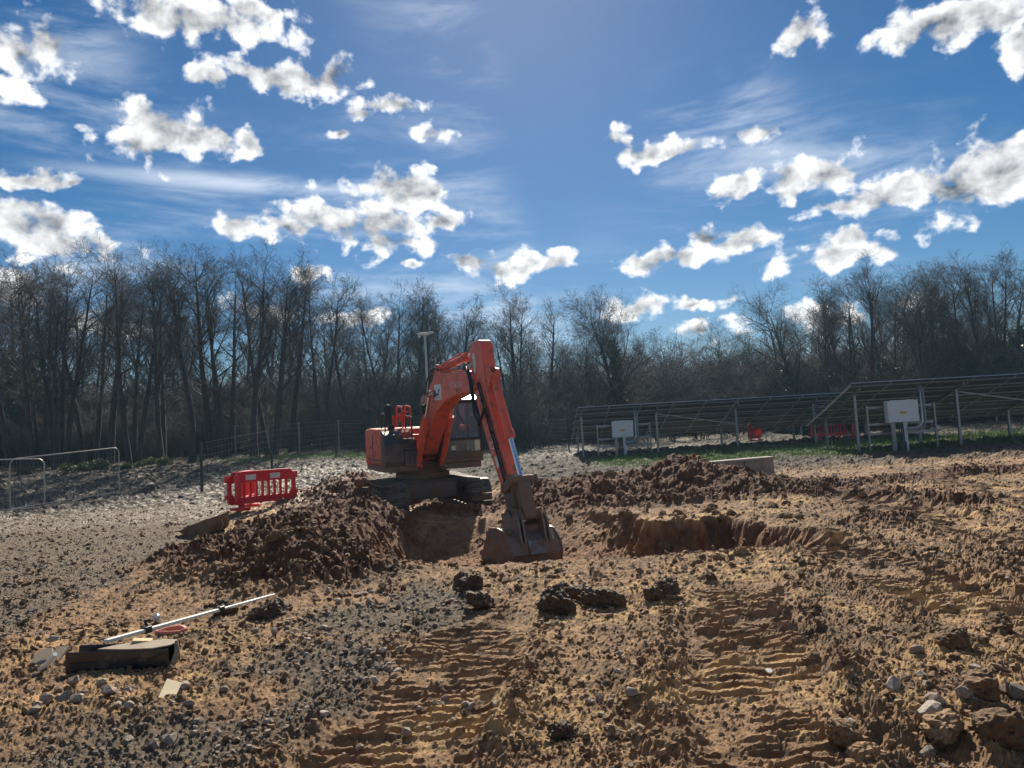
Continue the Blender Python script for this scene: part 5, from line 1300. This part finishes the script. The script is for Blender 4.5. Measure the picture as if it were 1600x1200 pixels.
# dark lumps one can name
NAMED = ((737, 922, .26, 'dark clod at the edge of the excavator shadow'), (752, 950, .30, 'large dark clod standing in front of the bucket'), (722, 912, .20, 'dark clod left of the large one before the bucket'), (868, 955, .34, 'largest dark clod, left end of the row in the middle'),
                       (905, 935, .26, 'dark clod at the top of the middle row'), (930, 945, .30, 'dark crumbly clod in the middle row'), (955, 946, .28, 'dark clod at the right end of the middle row'), (880, 925, .20, 'small dark clod above the largest one'),
                       (1022, 940, .20, 'left of a pair of dark clods right of the middle row'), (1042, 933, .24, 'right of a pair of dark clods right of the middle row'), (352, 962, .24, 'dark rounded clod lying on the white staff'), (430, 962, .28, 'broad dark clod right of the staff tip'),
                       (405, 968, .22, 'dark clod just below the staff tip'), (880, 1150, .22, 'dark clod among stones at the lower centre'), (1110, 905, .12, 'small dark clod right of the pit'), (1560, 985, .28, 'grey clay lump near the right frame edge'),
                       (1490, 1010, .30, 'cracked clay lump in the lower right rubble'), (1530, 1090, .34, 'big clay lump at the lower right'), (1575, 1165, .40, 'biggest clay lump in the lower right corner'), (1470, 1150, .30, 'clay lump left of the biggest corner lump'),
                       (1320, 1160, .26, 'clay lump at the bottom right of the track marks'), (1350, 1185, .24, 'clay lump on the bottom edge right of centre'), (1270, 1040, .20, 'ridge clod beside the right-hand track mark'), (1250, 1010, .18, 'upper ridge clod beside the right-hand track mark'))
PN = spots([q[0] for q in NAMED], [q[1] for q in NAMED]); ZN = height(PN[:, 0], PN[:, 1], True)
for (px, py, s, lab), p, z in zip(NAMED, PN, ZN): put('soil_clod', (clod_me if px > 1200 else wet_me)[RS.randrange(6)], Vector(p), z, s * (.66 if py > 975 else .95), lab, 'dark soil clods', 'clod', .16)
CL = [  # clusters of stones: centre, spread, how many, size range, label, group
 (150, 1085, 120, 22, 24, (.07, .13), 'rough stone in the row lying in front of the black trough', 'stones before the trough'),
 (590, 1045, 34, 26, 20, (.06, .11), 'rounded stone in the heap left of the track marks', 'stones left of the track marks'),
 (555, 930, 50, 18, 18, (.08, .14), 'grey stone at the foot of the spoil heap', 'stones at the foot of the heap'),
 (700, 1120, 60, 34, 16, (.05, .10), 'stone among the rubble below centre', 'stones in the lower centre'),
 (470, 1000, 90, 26, 26, (.05, .10), 'stone on the gravel strip right of the staff', 'stones on the gravel strip'),
 (960, 1090, 90, 60, 20, (.05, .09), 'stone between the two track marks', 'stones between the track marks'),
 (1480, 1080, 110, 90, 28, (.07, .16), 'clay-coated stone in the lower right rubble', 'stones in the lower right rubble'),
 (300, 1150, 200, 40, 20, (.05, .10), 'stone on the lower left soil', 'stones at the lower left'),
 (1200, 800, 180, 60, 22, (.10, .2), 'lump of soil on the churned ground right of the pit', 'lumps right of the pit'),
 (1050, 760, 130, 30, 24, (.14, .26), 'lump of soil on the right-hand spoil heap', 'lumps on the right-hand heap'),
 (1075, 842, 75, 16, 16, (.12, .24), 'lump of soil fallen from the steep pit wall', 'lumps along the pit wall'),
 (930, 800, 80, 16, 14, (.12, .26), 'lump of soil on the bank behind the bucket', 'lumps behind the bucket'),
 (640, 800, 60, 22, 12, (.10, .2), 'lump of soil in front of the excavator tracks', 'lumps before the tracks'),
 (430, 850, 90, 45, 30, (.10, .24), 'lump of soil on the left-hand spoil heap', 'lumps on the left-hand heap')]
JOBS = []
for cx, cy, sx, sy, n, (lo, hi), lab, grp in CL:
    for i in range(n):
        px, py = cx + RS.gauss(0, sx * .6), cy + RS.gauss(0, sy * .6)
        if py > 1195 or px < 0 or px > 1600: continue
        JOBS.append((px, py, RS.uniform(lo, hi) * RS.uniform(.75, 1.05), lab, grp))
PJ = spots([j[0] for j in JOBS], [j[1] for j in JOBS]); ZJ = height(PJ[:, 0], PJ[:, 1], True)
for (px, py, s, lab, grp), p, z in zip(JOBS, PJ, ZJ):
    soil = 'lump' in lab
    put('soil_clod' if soil else 'stone', RS.choice(clod_me if soil else stone_me), Vector(p), z, s, lab, grp, 'clod' if soil else 'stone', .30)

def scatter(name, kinds, m, n, dens, smin, smax, label, cat, seed, ymax=24, power=2.6):
    """tens of thousands of small pieces as one object"""
    R = np.random.RandomState(seed)
    y = 2.4 * np.exp(R.rand(n) * math.log(ymax / 2.4)); x = (R.rand(n) * 2 - 1) * (.76 * y + .7)
    k = masks(x, y); keep = R.rand(n) < dens(x, y, k); x, y = x[keep], y[keep]
    z = height(x, y, True, None)
    s = (smin + (smax - smin) * R.rand(len(x)) ** power) * np.clip(y / 6.0, .75, 1.35)
    Vs, Fs, off = [], [], 0
    which = R.randint(0, len(kinds), len(x))
    for i, me in enumerate(kinds):
        co = np.zeros(len(me.vertices) * 3); me.vertices.foreach_get('co', co); co = co.reshape(-1, 3)
        fa = np.zeros(len(me.polygons) * 3, dtype=np.int32); me.polygons.foreach_get('vertices', fa); fa = fa.reshape(-1, 3)
        j = np.where(which == i)[0]
        a = R.rand(len(j)) * 6.283; t = R.normal(0, .5, len(j)); ca, sa, ct, st_ = np.cos(a), np.sin(a), np.cos(t), np.sin(t)
        X = co[None, :, 0] * ct[:, None] - co[None, :, 2] * st_[:, None]; Z = co[None, :, 0] * st_[:, None] + co[None, :, 2] * ct[:, None]; Y = np.repeat(co[None, :, 1], len(j), 0)
        V = np.stack([(X * ca[:, None] - Y * sa[:, None]) * s[j, None] + x[j, None], (X * sa[:, None] + Y * ca[:, None]) * s[j, None] + y[j, None], Z * s[j, None] + z[j, None] + .25 * s[j, None]], 2).reshape(-1, 3)
        Fs.append((fa[None] + (np.arange(len(j)) * len(co))[:, None, None] + off).reshape(-1, 3)); Vs.append(V); off += len(V)
    o = link_mesh(name, mesh_np(name, np.concatenate(Vs), np.concatenate(Fs), m, False)); tag(o, label, cat, kind='stuff')
    return o
small = [hull_mesh(300 + i, 12, (1, RS.uniform(.75, .98), RS.uniform(.62, .9)), 'gravel', rnd=.06) for i in range(8)]
scatter('gravel', small, STONE_I, 30000, lambda x, y, k: np.clip(.9 * k['gravel'] + .10 + .12 * (k['n1'] > .15) - .16 * k['tr'], .0, 1), .006, .030, 'loose gravel and small stones strewn over the site', 'gravel', 3, power=3.0)
scatter('soil_crumbs', small, CLOD_I, 56000, lambda x, y, k: np.clip(.7 * k['heap'] + .75 * sst(.0, .45, k['n2'] + .5 * k['n1']) + .10 + .3 * k['berm'] - .7 * k['tr'], .0, 1), .006, .042, 'crumbs and small clods of broken soil', 'soil', 4, power=3.6)

# ------------------------------------------------------------------ grass
GRASS = leaf_mat('grass_blade', (.035, .085, .014), (.09, .16, .035))
def grass():
    R = np.random.RandomState(9); n = 60000
    x = np.concatenate([R.uniform(3, 30, n), R.uniform(-20, 2, n // 3)]); y = np.concatenate([R.uniform(29, 46, n), R.uniform(40, 50, n // 3)])
    k = masks(x, y)
    turf = np.maximum(sst(.15, .5, bump2(x, y + k['n1'], 14, 36, 13, 4.2) * sst(2.5, 4.5, x) * sst(28.8 , 30.2, y + .5 * k['n2'] + .62 * np.clip(14 - x, 0, 10)) * sst(-.55, .0, k['n1'] + .3)), sst(.3, .6, bump2(x, y + k['n1'], -9, 45, 9, 3.0)))
    keep = R.rand(len(x)) < turf * .8; x, y = x[keep], y[keep]; z = height(x, y, True)
    m = len(x); h = R.uniform(.08, .22, m); a = R.rand(m) * 6.283; w = .012; lx, ly = R.normal(0, .05, m), R.normal(0, .05, m)
    V = np.zeros((m, 3, 3)); V[:, 0] = np.stack([x - np.cos(a) * w, y - np.sin(a) * w, z - .01], 1); V[:, 1] = np.stack([x + np.cos(a) * w, y + np.sin(a) * w, z - .01], 1); V[:, 2] = np.stack([x + lx, y + ly, z + h], 1)
    o = link_mesh('grass', mesh_np('grass', V.reshape(-1, 3), np.arange(m * 3).reshape(-1, 3), GRASS, False)); tag(o, 'short green grass under the solar tables and by the fence', 'grass', kind='stuff')
grass()
# ------------------------------------------------------------------ hazy spring air
def build_haze():
    m = bpy.data.materials.new('haze_air'); m.use_nodes = True
    nt = m.node_tree; N, L = nt.nodes, nt.links; N.remove(N['Principled BSDF'])
    v = N.new('ShaderNodeVolumePrincipled'); v.inputs['Color'].default_value = (.45, .72, 1, 1); v.inputs['Density'].default_value = HAZE; v.inputs['Anisotropy'].default_value = .35
    L.new(v.outputs[0], N['Material Output'].inputs['Volume'])
    o = MB().box((-3000, -80, -2.5), (3000, 2700, 19)).build('haze', m)
    tag(o, 'faint bluish air over the whole site', 'haze', kind='stuff')
HAZE = .0004
build_haze()
